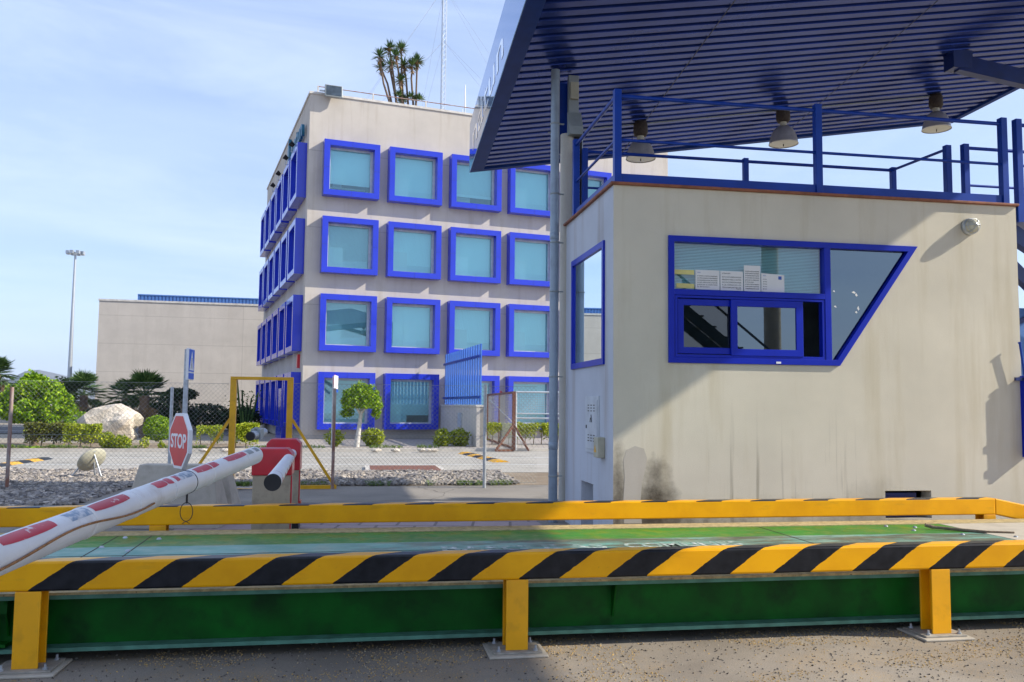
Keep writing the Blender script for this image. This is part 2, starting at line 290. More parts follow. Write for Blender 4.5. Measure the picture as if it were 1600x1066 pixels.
# ------------------------------------------------------------------ mesh builder
class MB:
    def __init__(s): s.v = []; s.f = []; s.m = []; s.sm = []
    def add(s, vs, fs, mi=0, smooth=False):
        o = len(s.v); s.v += [tuple(p) for p in vs]
        for f in fs: s.f.append(tuple(i+o for i in f)); s.m.append(mi); s.sm.append(smooth)
    def box(s, x0, x1, y0, y1, z0, z1, mi=0):
        s.add([(x0, y0, z0), (x1, y0, z0), (x1, y1, z0), (x0, y1, z0), (x0, y0, z1), (x1, y0, z1), (x1, y1, z1), (x0, y1, z1)],
              [(0, 3, 2, 1), (4, 5, 6, 7), (0, 1, 5, 4), (1, 2, 6, 5), (2, 3, 7, 6), (3, 0, 4, 7)], mi); return s
    def tube(s, p, q, r, n=12, r2=None, cap=True, mi=0, smooth=True):
        p = Vector(p); q = Vector(q); r2 = r if r2 is None else r2; d = (q-p).normalized()
        a = Vector((0, 0, 1)) if abs(d.z) < .9 else Vector((1, 0, 0)); e = d.cross(a).normalized(); g = d.cross(e)
        vs = []
        for c, rr in ((p, r), (q, r2)):
            for i in range(n):
                t = 2*math.pi*i/n; vs.append(c+(e*math.cos(t)+g*math.sin(t))*rr)
        s.add(vs, [(i, (i+1) % n, n+(i+1) % n, n+i) for i in range(n)], mi, smooth)
        if cap: s.add(vs, [tuple(range(n-1, -1, -1)), tuple(range(n, 2*n))], mi)
        return s
    def path(s, pts, r, n=8, mi=0):
        for i in range(len(pts)-1):
            a = r[i] if isinstance(r, (list, tuple)) else r; b = r[i+1] if isinstance(r, (list, tuple)) else r
            s.tube(pts[i], pts[i+1], a, n, b, True, mi)
        return s
    def bar(s, p, q, w, h, up=(0, 0, 1), mi=0):
        p = Vector(p); q = Vector(q); d = (q-p).normalized(); e = d.cross(Vector(up)).normalized(); g = e.cross(d)
        vs = [c+e*(a*w/2)+g*(b*h/2) for c in (p, q) for a, b in ((-1, -1), (1, -1), (1, 1), (-1, 1))]
        s.add(vs, [(3, 2, 1, 0), (4, 5, 6, 7), (0, 1, 5, 4), (1, 2, 6, 5), (2, 3, 7, 6), (3, 0, 4, 7)], mi); return s
    def extr(s, poly, d, mi=0):
        n = len(poly); poly = [Vector(p) for p in poly]; d = Vector(d); s.add(poly+[p+d for p in poly], [tuple(range(n)), tuple(range(2*n-1, n-1, -1))]+[(i, i+n, (i+1) % n+n, (i+1) % n) for i in range(n)], mi); return s
    def ring(s, outer, inner, y0, y1, mi=0):
        # frames: polygons of (x,z), extruded from y0 to y1
        n = len(outer); vs = [(p[0], y, p[1]) for y in (y0, y1) for P in (outer, inner) for p in P]
        fs = []
        for i in range(n):
            j = (i+1) % n
            fs += [(i, j, n+j, n+i), (2*n+j, 2*n+i, 3*n+i, 3*n+j), (j, i, 2*n+i, 2*n+j), (n+i, n+j, 3*n+j, 3*n+i)]
        s.add(vs, fs, mi); return s
    def lathe(s, prof, c=(0, 0, 0), n=24, mi=0):
        vs = []; c = Vector(c)
        for r, z in prof:
            for i in range(n): t = 2*math.pi*i/n; vs.append(c+Vector((r*math.cos(t), r*math.sin(t), z)))
        s.add(vs, [(k*n+i, k*n+(i+1) % n, (k+1)*n+(i+1) % n, (k+1)*n+i) for k in range(len(prof)-1) for i in range(n)], mi, True); return s
    def quad(s, a, b, c, d, mi=0): s.add([a, b, c, d], [(0, 1, 2, 3)], mi); return s
    def mesh(s, name, mats):
        me = bpy.data.meshes.new(name); me.from_pydata(s.v, [], s.f)
        for mt in (mats if isinstance(mats, (list, tuple)) else [mats]): me.materials.append(M[mt] if isinstance(mt, str) else mt)
        me.polygons.foreach_set('material_index', s.m); me.polygons.foreach_set('use_smooth', s.sm); me.update(); return me
    def build(s, name, mats, parent=None, bevel=0, fix=True):
        me = s.mesh(name, mats)
        if fix:
            bm = bmesh.new(); bm.from_mesh(me); bmesh.ops.recalc_face_normals(bm, faces=bm.faces); bm.to_mesh(me); bm.free()
        o = bpy.data.objects.new(name, me); sc.collection.objects.link(o)
        if parent: o.parent = parent
        if bevel:
            b = o.modifiers.new('bevel', 'BEVEL'); b.width = bevel; b.segments = 2; b.limit_method = 'ANGLE'
        return o
def setp(o, label=None, cat=None, group=None, kind=None):
    if label: o['label'] = label
    if cat: o['category'] = cat
    if group: o['group'] = group
    if kind: o['kind'] = kind
    return o
def thing(name, label, cat, loc=(0, 0, 0), yaw=0, group=None):
    o = bpy.data.objects.new(name, None); sc.collection.objects.link(o); o.location = loc; o.rotation_euler = (0, 0, yaw); o.empty_display_size = .2
    return setp(o, label, cat, group)
def dup(o, loc=None, yaw=None, parent=None, label=None):
    c = o.copy(); sc.collection.objects.link(c)
    if parent: c.parent = parent
    if loc is not None: c.location = loc
    if yaw is not None: c.rotation_euler = (0, 0, yaw)
    if label: c['label'] = label
    for ch in [x for x in bpy.data.objects if x.parent == o]: dup(ch, parent=c)
    return c
def text(s, size, mt, parent, name, mtx, ext=.002, bold=0, align='LEFT', width=None):
    cu = bpy.data.curves.new('t', 'FONT'); cu.body = s; cu.size = size; cu.extrude = ext; cu.offset = bold; cu.align_x = align
    t = bpy.data.objects.new('t', cu); sc.collection.objects.link(t); bpy.context.view_layer.update()
    me = bpy.data.meshes.new_from_object(t.evaluated_get(bpy.context.evaluated_depsgraph_get())); bpy.data.objects.remove(t); bpy.data.curves.remove(cu)
    if width:
        xs = [v.co.x for v in me.vertices]; k = width/(max(xs)-min(xs))
        for v in me.vertices: v.co.x *= k
    me.materials.clear(); me.materials.append(M[mt]); o = bpy.data.objects.new(name, me); sc.collection.objects.link(o); o.parent = parent; o.matrix_local = mtx; return o
def basis(x, y, loc):
    x = Vector(x).normalized(); y = Vector(y).normalized(); z = x.cross(y); m = Matrix((x, y, z)).transposed().to_4x4(); m.translation = Vector(loc); return m
def wall_holes(mb, x0, x1, z0, z1, holes, y=0, mi=0):
    xs = sorted({x0, x1, *[h[0] for h in holes], *[h[1] for h in holes]}); zs = sorted({z0, z1, *[h[2] for h in holes], *[h[3] for h in holes]})
    for i in range(len(xs)-1):
        for j in range(len(zs)-1):
            cx, cz = (xs[i]+xs[i+1])/2, (zs[j]+zs[j+1])/2
            if any(h[0] < cx < h[1] and h[2] < cz < h[3] for h in holes): continue
            mb.quad((xs[i], y, zs[j]), (xs[i+1], y, zs[j]), (xs[i+1], y, zs[j+1]), (xs[i], y, zs[j+1]), mi)
def sheet(name, pts, z, mt, kind='structure', thick=0):
    mb = MB(); P = [(p[0], p[1], z) for p in pts]
    if thick: mb.extr([(p[0], p[1], z-thick) for p in pts], (0, 0, thick))
    else: mb.add(P, [tuple(range(len(P)))])
    o = mb.build(name, mt)
    if not thick:
        if o.data.polygons[0].normal.z < 0: o.data.flip_normals()
    return setp(o, kind=kind)
# ------------------------------------------------------------------ ground and roads
G = 9000
sheet('ground', [(-G, -60), (G, -60), (G, G), (-G, G)], -.02, 'earth')
def Kp(*uv): return [K(u, v) for u, v in uv]
o = sheet('asphalt_yard', Kp((-40, -25), (60, -25), (60, 9.0), (-40, 9.0)), 0, 'asphalt'); 
sheet('asphalt_lane', Kp((-40, 9.0), (60, 9.0), (60, 17.3), (-40, 17.3)), .0, 'asphalt2')
sheet('paving', Kp((-2.3, 11.3), (2.4, 11.3), (2.4, 12.9), (-2.3, 12.9)), .012, 'tile')
pA, pB = spot(-700, 707), spot(1500, 703)
far = [spot(-500, 707.5), spot(0, 707), spot(360, 707), spot(860, 705.5), spot(1300, 704)]
nearl = [spot(-900, 735), spot(0, 737), spot(700, 739), spot(1600, 738)]
sheet('gravel_bed_soil', Kp((-40, 17.3), (60, 17.3))+[nearl[3], nearl[2], nearl[1], nearl[0]], .004, 'soil')
sheet('road', nearl+far[::-1], .010, 'road')
# kerb along the far side of the road and apron behind it
kb = MB()
for a, b in zip(far, far[1:]):
    d = (b-a).normalized(); nrm = Vector((-d.y, d.x, 0))
    kb.extr([a+Vector((0, 0, -.02)), b+Vector((0, 0, -.02)), b+nrm*.18+Vector((0, 0, -.02)), a+nrm*.18+Vector((0, 0, -.02))], (0, 0, .13))
setp(kb.build('kerb', 'kerb'), kind='structure')
nv = (far[3]-far[2]).normalized(); nn_ = Vector((-nv.y, nv.x, 0))
apr = [f+Vector((-(far[min(i+1, 4)]-far[max(i-1, 0)]).normalized().y, (far[min(i+1, 4)]-far[max(i-1, 0)]).normalized().x, 0))*.18 for i, f in enumerate(far)]
sheet('pavement', apr[2:]+[apr[4]+Vector((0, 34, 0)), apr[2]+Vector((-2, 50, 0))], .10, 'pave')
sheet('planting_bed', apr[:3]+[apr[2]+Vector((0, 4.2, 0)), apr[0]+Vector((0, 5, 0))], .09, 'soil')
sheet('far_road', [(-160, 36), (-12.5, 43), (-14, 52), (-160, 60)], .012, 'farroad')
sheet('far_road_line', [(-100, 45.2), (-18, 45.8), (-18, 46.0), (-100, 45.4)], .016, 'linewhite')
# white painted marks on the near lane
for i in range(6):
    v0 = 13.3+i*.55; sheet('painted_bar', Kp((-4.1, v0), (-2.75, v0), (-2.75, v0+.3), (-4.1, v0+.3)), .005, 'linewhite')
sheet('painted_line', Kp((-12, 10.9), (-4.2, 10.9), (-4.2, 11.05), (-12, 11.05)), .005, 'linewhite')
sheet('footpath', [spot(358, 766), spot(398, 766), spot(398, 738), spot(378, 738)], .014, 'pave')
for y0 in (716.5, 727):
    a, b = spot(-300, y0), spot(1500, y0); sheet('road_edge_line', [a, b, b+Vector((0, .16, 0)), a+Vector((0, .16, 0))], .015, 'linewhite')
# hills
hb = MB(); pts = [(-900, 612), (-500, 603), (-200, 594), (0, 600), (20, 590), (40, 580), (60, 578), (80, 582), (105, 588), (130, 590), (150, 596), (220, 606), (400, 614), (700, 622)]
N = len(pts); rows = []
for k, (sc_, dist) in enumerate(((0, 6000), (.35, 6300), (.75, 6800), (1, 7400))):
    row = []
    for (x, y) in pts:
        for xx in (0,):
            p = deep(x, y, 7400); h = max(p.z, 0); q = Vector((p.x, dist, 0))*1; row.append((p.x*dist/7400, dist, -1 if k == 0 else h*sc_+rnd.uniform(-6, 6)*(k in (1, 2))))
    rows.append(row)
rows.append([(p[0]*1.15, 8400, -1) for p in rows[0]])
for k in range(len(rows)-1):
    for i in range(N-1): hb.quad(rows[k][i], rows[k][i+1], rows[k+1][i+1], rows[k+1][i])
setp(hb.build('hills', 'hill'), kind='structure')
# ------------------------------------------------------------------ weighbridge
wb = thing('weighbridge', 'long green steel truck weighbridge with a worn teal deck between hazard rails', 'weighbridge', (0, 0, 0), KY)
def girder(v_edge, sgn, lab=None):
    g = MB(); a, b = -9.0, 7.4
    y0, y1 = sorted((v_edge, v_edge+sgn*.26)); g.box(a, b, y0, y1, .42, .435, 1)
    g.box(a, b, min(v_edge-.0, v_edge+sgn*.005), max(v_edge, v_edge+sgn*.005), .395, .4195, 2)
    yb = sorted((v_edge+sgn*.005, v_edge+sgn*.26)); g.box(a, b, yb[0], yb[1], .4, .4195, 0)
    w = sorted((v_edge+sgn*.12, v_edge+sgn*.14)); g.box(a, b, w[0], w[1], .1, .4, 0)
    f = sorted((v_edge+sgn*.02, v_edge+sgn*.26)); g.box(a, b, f[0], f[1], .075, .099, 3)
    return g.build('girder', ['dgreen', 'flangetop', 'flangeedge', 'flangeedge'], wb)
girder(5.745, 1); girder(8.37, -1)
for u in (-8.4, -5.5, -2.12, 1.72, 5.6):
    MB().extr([(u, 5.76, .395), (u, 5.865, .395), (u, 5.865, .16), (u, 5.845, .16)], (.012, 0, 0)).build('stiffener', 'dgreen', wb)
e = MB(); e.box(-2.26, -2.2, 5.75, 5.86, .1, .39); e.box(-2.75, -2.1, 5.77, 5.8, .31, .39); e.box(-2.75, -2.1, 5.77, 5.85, .11, .13); e.tube((-2.2, 5.765, .33), (-2.2, 5.75, .33), .018); e.build('end_bracket', 'dgreen', wb)
d = MB(); d.box(-9, 5.87, 6.0, 8.11, .405, .428); d.build('deck', 'deck', wb)
s = MB()
for (u0, u1) in ((-2.06, -2.09), (-1.75, -1.81), (-5.2, -5.25), (3.9, 3.88)): s.extr([(u0, 6.0, .4284), (u0+.009, 6.0, .4284), (u1+.009, 8.1, .4284), (u1, 8.1, .4284)], (0, 0, .002))
s.box(-9, 1.3, 7.085, 7.094, .4284, .4304); s.build('deck_joint', 'rustbrown', wb)
c = MB(); c.box(5.875, 14, 5.76, 8.36, .2, .431); c.build('concrete_apron', 'concrete', wb)
for (u, v) in [(-2.0, 8.0), (-1.7, 7.9), (-2.05, 7.5), (-1.8, 7.3), (5.2, 8.0), (5.45, 7.9), (5.3, 7.7), (5.6, 7.4), (6.0, 7.2), (5.75, 6.9), (-2.1, 6.6), (4.6, 6.8), (6.3, 6.7)]: MB().lathe([(0, .014), (.013, .013), (.02, .003), (.024, 0)], (u, v, .4285), 10).build('deck_bolt', 'galv', wb)
st = MB(); st.tube((5.55, 7.75, .45), (5.9, 7.45, .44), .016, 6); st.tube((5.55, 7.75, .45), (5.48, 7.78, .47), .02, 6); st.tube((5.85, 7.5, .442), (6.15, 7.4, .44), .01, 6)
setp(st.build('broken_stick', 'trunk'), 'broken brown stick lying on the far right of the weighbridge deck', 'stick'); bpy.data.objects['broken_stick'].rotation_euler = (0, 0, KY)
text('BASCULAS', .3, 'wornwhite', wb, 'deck_lettering', basis((1, 0, 0), (0, 1, 0), (.64, 7.03, .429)), .001, .006, width=1.38)
text('COMUNES', .3, 'wornwhite', wb, 'deck_lettering', basis((1, 0, 0), (0, 1, 0), (2.2, 7.03, .429)), .001, .006, width=1.05)
# rails on H posts
def hpost(parent, u, v, z1=.475, wid=.145, dep=.14):
    p = MB(); p.box(u-wid/2, u+wid/2, v, v+.014, .03, z1); p.box(u-wid/2, u+wid/2, v+dep-.014, v+dep, .03, z1); p.box(u-.006, u+.006, v+.014, v+dep-.014, .03, z1); p.build('post', 'yellow2', parent, .003)
    b = MB(); b.box(u-.16, u+.16, v-.05, v+.22, .018, .03); pb = b.build('base_plate', 'galvdusty', parent, .003)
    for du in (-.12, .12):
        for dv in (-.015, .18): MB().tube((u+du, v+dv, .03), (u+du, v+dv, .042), .016, 6).tube((u+du, v+dv, .0415), (u+du, v+dv, .062), .008, 8).build('anchor_bolt', 'galv', pb)
    MB().box(u-.19, u+.19, v-.09, v+.25, .001, .0175).build('grout_pad', 'concrete', parent, .006)
M['yellow2'] = mat('orange_yellow_post_paint', (.82, .38, .001), .38, var=.06, scale=3, stain=(.4, .2, .01), samt=.4, sscale=7, coat=.1)
M['galvdusty'] = mat('dusty_plate', (.33, .3, .25), .8, .1, var=.2, scale=14)
nr = thing('hazard_rail', 'near yellow and black striped low rail in front of the weighbridge', 'guard rail', K(0, 5.59), KY)
MB().box(-7.5, 9.5, 0, .14, .475, .65).build('beam', 'stripe', nr, .014)
for u in (-4.95, -1.925, 1.01, 4.05, 7.1): hpost(nr, u, 0)
frl = thing('hazard_rail', 'far plain yellow low rail between the weighbridge and the kiosk, bent at its right end', 'guard rail', K(0, 8.42), KY)
rb = MB(); P = [(-9, 0), (6.78, 0), (10.5, -.75)]
for (a, b) in zip(P, P[1:]): rb.add([(a[0], y, z+a[1]) for y in (0, .14) for z in (.475, .65)]+[(b[0], y, z+b[1]) for y in (0, .14) for z in (.475, .65)], [(0, 1, 5, 4), (2, 6, 7, 3), (1, 3, 7, 5), (0, 4, 6, 2), (0, 2, 3, 1), (4, 5, 7, 6)])
o = rb.build('beam', 'stripetop', frl, .012)
for u in (-5.6, -1.83, 6.71): hpost(frl, u, 0)
# ------------------------------------------------------------------ kiosk
KU0, KU1, KV0, KV1, KH = 2.806, 8.07, 9.5, 11.85, 4.17
ki = thing('kiosk', 'beige rendered weighing kiosk with a slanted blue window and railed flat roof', 'kiosk', K(KU0, KV0), KY)
WU, WD = KU1-KU0, KV1-KV0
fp = [(.66, 3.603), (3.866, 3.6), (2.80, 2.113), (.657, 2.113)]   # outer outline of the front window
wm = MB()
# front wall in pieces round the trapezoid window and the low opening
ho = (3.37, 3.98, .30, .628)
def poly(mb, pts, y=0, mi=0): mb.add([(p[0], y, p[1]) for p in pts], [tuple(range(len(pts)))], mi)
poly(wm, [(0, 3.6), (WU, 3.6), (WU, KH), (0, KH)]); poly(wm, [(0, 2.113), (.66, 2.113), (.66, 3.6), (0, 3.6)])
poly(wm, [(2.80, 2.113), (WU, 2.113), (WU, 3.6), (3.866, 3.6)]); wall_holes(wm, 0, WU, 0, 2.113, [ho])
wm.quad((ho[0], 0, ho[2]), (ho[0], .2, ho[2]), (ho[0], .2, ho[3]), (ho[0], 0, ho[3])); wm.quad((ho[1], 0, ho[2]), (ho[1], .2, ho[2]), (ho[1], .2, ho[3]), (ho[1], 0, ho[3])); wm.quad((ho[0], 0, ho[3]), (ho[1], 0, ho[3]), (ho[1], .2, ho[3]), (ho[0], .2, ho[3])); wm.quad((ho[0], 0, ho[2]), (ho[1], 0, ho[2]), (ho[1], .2, ho[2]), (ho[0], .2, ho[2]))
wm.quad((WU, 0, 0), (WU, WD, 0), (WU, WD, KH), (WU, 0, KH)); wm.quad((0, WD, 0), (WU, WD, 0), (WU, WD, KH), (0, WD, KH)); wm.quad((0, 0, KH), (WU, 0, KH), (WU, WD, KH), (0, WD, KH))
wm.build('wall', 'kwall', ki, fix=False)
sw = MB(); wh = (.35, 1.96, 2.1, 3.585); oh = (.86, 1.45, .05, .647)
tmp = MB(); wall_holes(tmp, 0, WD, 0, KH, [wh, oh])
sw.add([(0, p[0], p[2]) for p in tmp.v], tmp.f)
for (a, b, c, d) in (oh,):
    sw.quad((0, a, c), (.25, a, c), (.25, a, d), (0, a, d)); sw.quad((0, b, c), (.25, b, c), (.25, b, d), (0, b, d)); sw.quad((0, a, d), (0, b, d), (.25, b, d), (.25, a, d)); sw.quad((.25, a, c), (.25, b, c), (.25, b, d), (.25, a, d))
sw.build('side_wall', 'kwallshade', ki, fix=False)
ib = MB(); ib.quad((.02, 2.2, 1), (WU-.02, 2.2, 1), (WU-.02, 2.2, 4.1), (.02, 2.2, 4.1)); ib.quad((.3, .02, 1.2), (WU, .02, 1.2), (WU, 2.2, 1.2), (.3, 2.2, 1.2)); ib.quad((.02, .02, 4.1), (WU, .02, 4.1), (WU, 2.2, 4.1), (.02, 2.2, 4.1)); ib.quad((WU-.05, .05, 1), (WU-.05, 2.2, 1), (WU-.05, 2.2, 4.1), (WU-.05, .05, 4.1))
ib.build('interior', 'interior', ki, fix=False)
cp = MB(); cp.box(-.04, WU+.02, -.045, WD+.04, KH+.001, KH+.032); cp.build('coping', 'terracotta', ki, .006)
vb = MB(); vb.box(ho[0]+.005, ho[1]-.16, .06, .09, ho[2]+.01, ho[3]-.03)
for z in (.36, .43, .5): vb.box(ho[0]+.005, ho[1]-.16, .03, .06, z, z+.035)
vb.build('vent_hatch', 'bluedark', ki)
# front window
def inset(pts, d):
    n = len(pts); out = []
    for i in range(n):
        p0, p1, p2 = Vector(pts[i-1]), Vector(pts[i]), Vector(pts[(i+1) % n]); a = (p1-p0).normalized(); b = (p2-p1).normalized()
        na = Vector((a.y, -a.x)); nb = Vector((b.y, -b.x)); k = (na+nb); k = k/(k.dot(na)); out.append(tuple(p1+k*d))
    return out
fo = [fp[0], fp[1], fp[2], fp[3]]; fi = inset(fo, .07)
fw = MB(); fw.ring(fo, fi, -.03, .09); fw.box(2.62, 2.7, -.028, .085, 2.17, 3.54); fw.box(.72, 2.62, -.028, .085, 2.905, 2.975); 
win = fw.build('front_window', 'bluewin', ki, .004)
pn = MB(); poly(pn, [(.7, 2.97), (2.64, 2.97), (2.64, 3.55), (.7, 3.55)], .03); pn.build('upper_pane', 'kglass', win)
pn = MB(); poly(pn, [(2.69, 2.16), (2.80, 2.16), (3.77, 3.55), (2.69, 3.55)], .03); pn.build('slanted_pane', 'kmirror', win)
def rect(x0, x1, z0, z1): return [(x0, z1), (x1, z1), (x1, z0), (x0, z0)]
for (px_, py_, a_, b_) in ((1334, 457, .03, .015), (1338, 461, .018, .02), (1341, 482, .015, .03), (1338, 488, .02, .015), (1303, 455, .015, .012), (1305, 479, .02, .012)):
    d_ = fr(KY, ray(px_, py_)); t_ = (KV0+.028)/d_.y; x_, z_ = d_.x*t_-KU0, CAMZ+d_.z*t_; q = MB(); q.extr([(x_-a_, .027, z_), (x_, .027, z_+b_), (x_+a_, .027, z_-.01), (x_+.1*a_, .027, z_-b_)], (0, .002, 0)); q.build('tape_residue', 'paper', win)
tr = MB(); tr.ring(rect(.735, 2.615, 2.185, 2.9), rect(.765, 2.585, 2.215, 2.875), -.022, .06); tr.build('sliding_track', 'bluewin', win)
sa = MB(); sa.ring(rect(.775, 1.52, 2.225, 2.865), rect(.85, 1.45, 2.3, 2.79), .0, .03); sa = sa.build('sash', 'bluewin', win, .004)
sa2 = MB(); sa2.ring(rect(1.42, 2.33, 2.21, 2.87), rect(1.5, 2.24, 2.29, 2.79), -.035, -.004); sa2 = sa2.build('sash', 'bluewin', win, .004)
pn = MB(); poly(pn, [(.84, 2.29), (1.46, 2.29), (1.46, 2.8), (.84, 2.8)], .015)
M['kglassd'] = glass('dark_sash_glass', (.25, .32, .34), .04); pn.build('left_sash_pane', 'kglassd', win)
pn = MB(); poly(pn, [(1.49, 2.28), (2.25, 2.28), (2.25, 2.8), (1.49, 2.8)], -.02); pn.build('right_sash_pane', 'kmirror', win)
MB().box(1.98, 2.04, -.034, -.031, 2.125, 2.148).build('window_sticker', 'signwhite', win)
bd = MB()
for i in range(32): z = 2.99+i*.018; bd.add([(.72, .1, z), (2.62, .1, z), (2.62, .115, z+.015), (.72, .115, z+.015)], [(0, 1, 2, 3)])
bd.build('venetian_blind', 'blind', win)
# notices
def notice(u0, u1, z0, z1, lab, lines, head=None, hcol='bluetxt', tilt=0, mt='paper', stamp=False, foot=None):
    t = thing('notice', lab, 'notice', K(KU0+u0, KV0+.024, z0), KY)
    w, h = u1-u0, z1-z0; mb = MB(); mb.add([(0, 0, 0), (w, 0, -tilt), (w, 0, h-tilt), (0, 0, h), (0, .002, 0), (w, .002, -tilt), (w, .002, h-tilt), (0, .002, h)], [(0, 1, 2, 3), (7, 6, 5, 4), (0, 4, 5, 1), (1, 5, 6, 2), (2, 6, 7, 3), (3, 7, 4, 0)])
    mb.build('sheet', mt, t)
    X = (1, 0, -tilt/w); zz = h
    if head: text(head, .02, hcol, t, 'heading', basis(X, (0, 0, 1), (w*.08, -.001, h-.035)), .0003)
    if lines:
        n = len(lines); dz = (h-.075)/n
        for i, s_ in enumerate(lines): text(s_, min(.021, dz*1.15), 'blacktxt', t, 'text_line', basis(X, (0, 0, 1), (w*.07, -.001, h-.06-(i+.6)*dz)), .0003, width=w*(.84 if len(s_) > 12 else .5))
    if foot: text(foot, .018, 'blacktxt', t, 'signature', basis(X, (0, 0, 1), (w*.7, -.001, .015)), .0003)
    if stamp: MB().box(w*.74, w*.88, -.002, -.001, h-.06-tilt*.8, h-.02-tilt*.8).build('stamp', 'bluetxt', t)
lo = ['se comunica a todos los transportistas', 'que deben presentar la documentacion', 'correspondiente antes de la pesada', 'en esta oficina de la bascula', 'gracias por su colaboracion', 'la direccion']
notice(1.005, 1.305, 2.985, 3.215, 'landscape white notice with thin grey lines beside the yellow tape in the kiosk window', lo[:6], 'aviso')
notice(1.315, 1.6, 2.983, 3.213, 'white notice in capital letters left of the tall sheet in the kiosk window', ['ESTA DOCUMENTACION', 'PRESENTARLA ANTES', 'DE INCORPORARSE', 'A LA CARGA DE LOS', 'TRANSPORTISTAS'], 'ATENCION', 'blacktxt', foot='Gracias')
notice(1.612, 1.82, 2.982, 3.29, 'tall portrait white notice, the only upright sheet in the kiosk window', lo+lo[:3], None)
notice(1.83, 2.125, 2.985, 3.205, 'tilted white notice with a small blue stamp, rightmost in the kiosk window', lo[:5], 'aviso', stamp=True, tilt=.015)
notice(.715, .99, 3.155, 3.21, 'upper strip of yellow tape stuck in the corner of the kiosk window', [], mt='tape')
notice(.77, .99, 2.995, 3.05, 'lower torn strip of yellow tape stuck in the corner of the kiosk window', [], mt='tape', tilt=.004)
# side window
sf = MB(); a, b, c, d = wh
R4 = lambda e: [(0, a+e, c+e), (0, b-e, c+e), (0, b-e, d-e), (0, a+e, d-e)]
for (y0, y1, z0, z1) in ((a, b, c, c+.075), (a, b, d-.075, d), (a, a+.07, c+.076, d-.076), (b-.07, b, c+.076, d-.076)): sf.box(-.025, .06, y0, y1, z0, z1)
sw_ = sf.build('side_window', 'bluewin', ki)
pn = MB(); pn.quad((.0, a+.05, c+.05), (.0, b-.05, c+.05), (.0, b-.05, d-.05), (.0, a+.05, d-.05))
M['kglass2'] = glass('side_window_glass', (.45, .55, .55), .3, gcol=(.85, .95, 1)); pn.build('pane', 'kglass2', sw_)
# roof railing
rl = thing('roof_railing', 'blue steel railing around the flat roof of the beige kiosk', 'railing', K(KU0, KV0, KH+.032), KY)
zt, zm = 1.045, .52
def rpost(x, y, h=1.12, w=.085): MB().box(x-w/2, x+w/2, y-w/2, y+w/2, 0, h).build('post', 'blue', rl, .004)
for x in (.06, 2.6, 5.15): rpost(x, .05)
rpost(.05, 2.0); rpost(.25, 2.28, 1.09, .075); rpost(2.7, 2.28, 1.09, .075); rpost(5.1, 2.28, 1.09, .075)
for z, r in ((zt, .024), (zm, .018)):
    MB().tube((.1, .05, z), (5.12, .05, z), r).build('rail_tube', 'blue', rl)
    MB().tube((.05, .09, z), (.05, 1.97, z), r).build('rail_tube', 'blue', rl)
    MB().tube((.28, 2.28, z), (5.1, 2.28, z), r).build('rail_tube', 'blue', rl)
kp = MB(); kp.box(.1, 5.11, .03, .042, .0, .115); kp.box(.03, .042, .1, 1.96, 0, .115); kp.box(.28, 5.1, 2.27, 2.282, 0, .115); kp.build('kick_plate', 'blue', rl)
# landing to the right
ld = thing('stair_landing', 'blue steel stair landing and railing just right of the beige kiosk', 'staircase', K(KU1, KV0, 0), KY)
for (x, y, h) in ((.10, .05, 5.32), (-.08, 1.15, 5.3), (.12, 1.05, 5.3), (2.2, .05, 5.32), (2.2, 1.05, 5.3)): MB().box(x-.042, x+.042, y-.042, y+.042, 4.0 if x > .5 else (4.21 if y > 1.1 else 4.0), h).build('post', 'blue', ld, .004)
for z, r in ((5.25, .024), (4.72, .018)):
    MB().tube((.14, .05, z), (2.2, .05, z), r).build('rail_tube', 'blue', ld); MB().tube((.16, 1.05, z), (2.2, 1.05, z), r).build('rail_tube', 'blue', ld)
MB().tube((-.08, 1.15, 5.25), (-.17, 2.26, 5.25), .02).build('rail_tube', 'blue', ld)
f = MB(); f.box(.04, 2.3, 0.0, 1.15, 3.98, 4.18); f.build('landing_deck', 'blue', ld)
f = MB(); f.bar((.05, .2, 3.9), (1.8, .2, 2.9), .12, .2); f.bar((.06, .5, 2.6), (.9, .5, 3.0), .05, .06); f.bar((.06, .3, 3.55), (1.4, .35, 2.4), .1, .16); f.build('stringer', 'bluedark', ld)
f = MB(); f.box(.13, .6, .5, .56, 0, 2.95); f.build('side_panel', 'bluegrey', ld)
lk = thing('shutter_leaf', 'narrow blue metal shutter with a lever at the right edge of the kiosk wall', 'shutter', K(8.045, KV0, 0), KY)
MB().box(0, .05, -.12, -.002, 1.03, 2.03).build('leaf', 'bluewin', lk)
MB().tube((.02, -.06, 2.03), (-.04, -.07, 2.43), .014, 8).tube((-.04, -.07, 2.43), (-.045, -.07, 2.45), .02, 8).build('lever', 'blue', lk)
MB().box(-.12, 0, -.08, -.05, 1.97, 2.01).build('hook', 'bluedark', lk); MB().box(-.015, .03, -.13, -.12, 1.12, 1.2).box(-.015, .03, -.13, -.12, 1.42, 1.5).build('hinge', 'red', lk)
# plaster patch
pp = MB(); out = []
for (x, z) in [(975, 818), (974, 780), (976, 745), (974, 720), (979, 703), (992, 697), (1006, 701), (1011, 716), (1008, 735), (1003, 755), (1001, 780), (1001, 800), (1003, 818)]:
    d_ = fr(KY, ray(x, z)); t_ = KV0/d_.y; out.append((d_.x*t_-KU0, -.0015, CAMZ+d_.z*t_))
pp.extr(out, (0, .0014, 0)); pp.build('plaster_patch', 'plaster', ki)
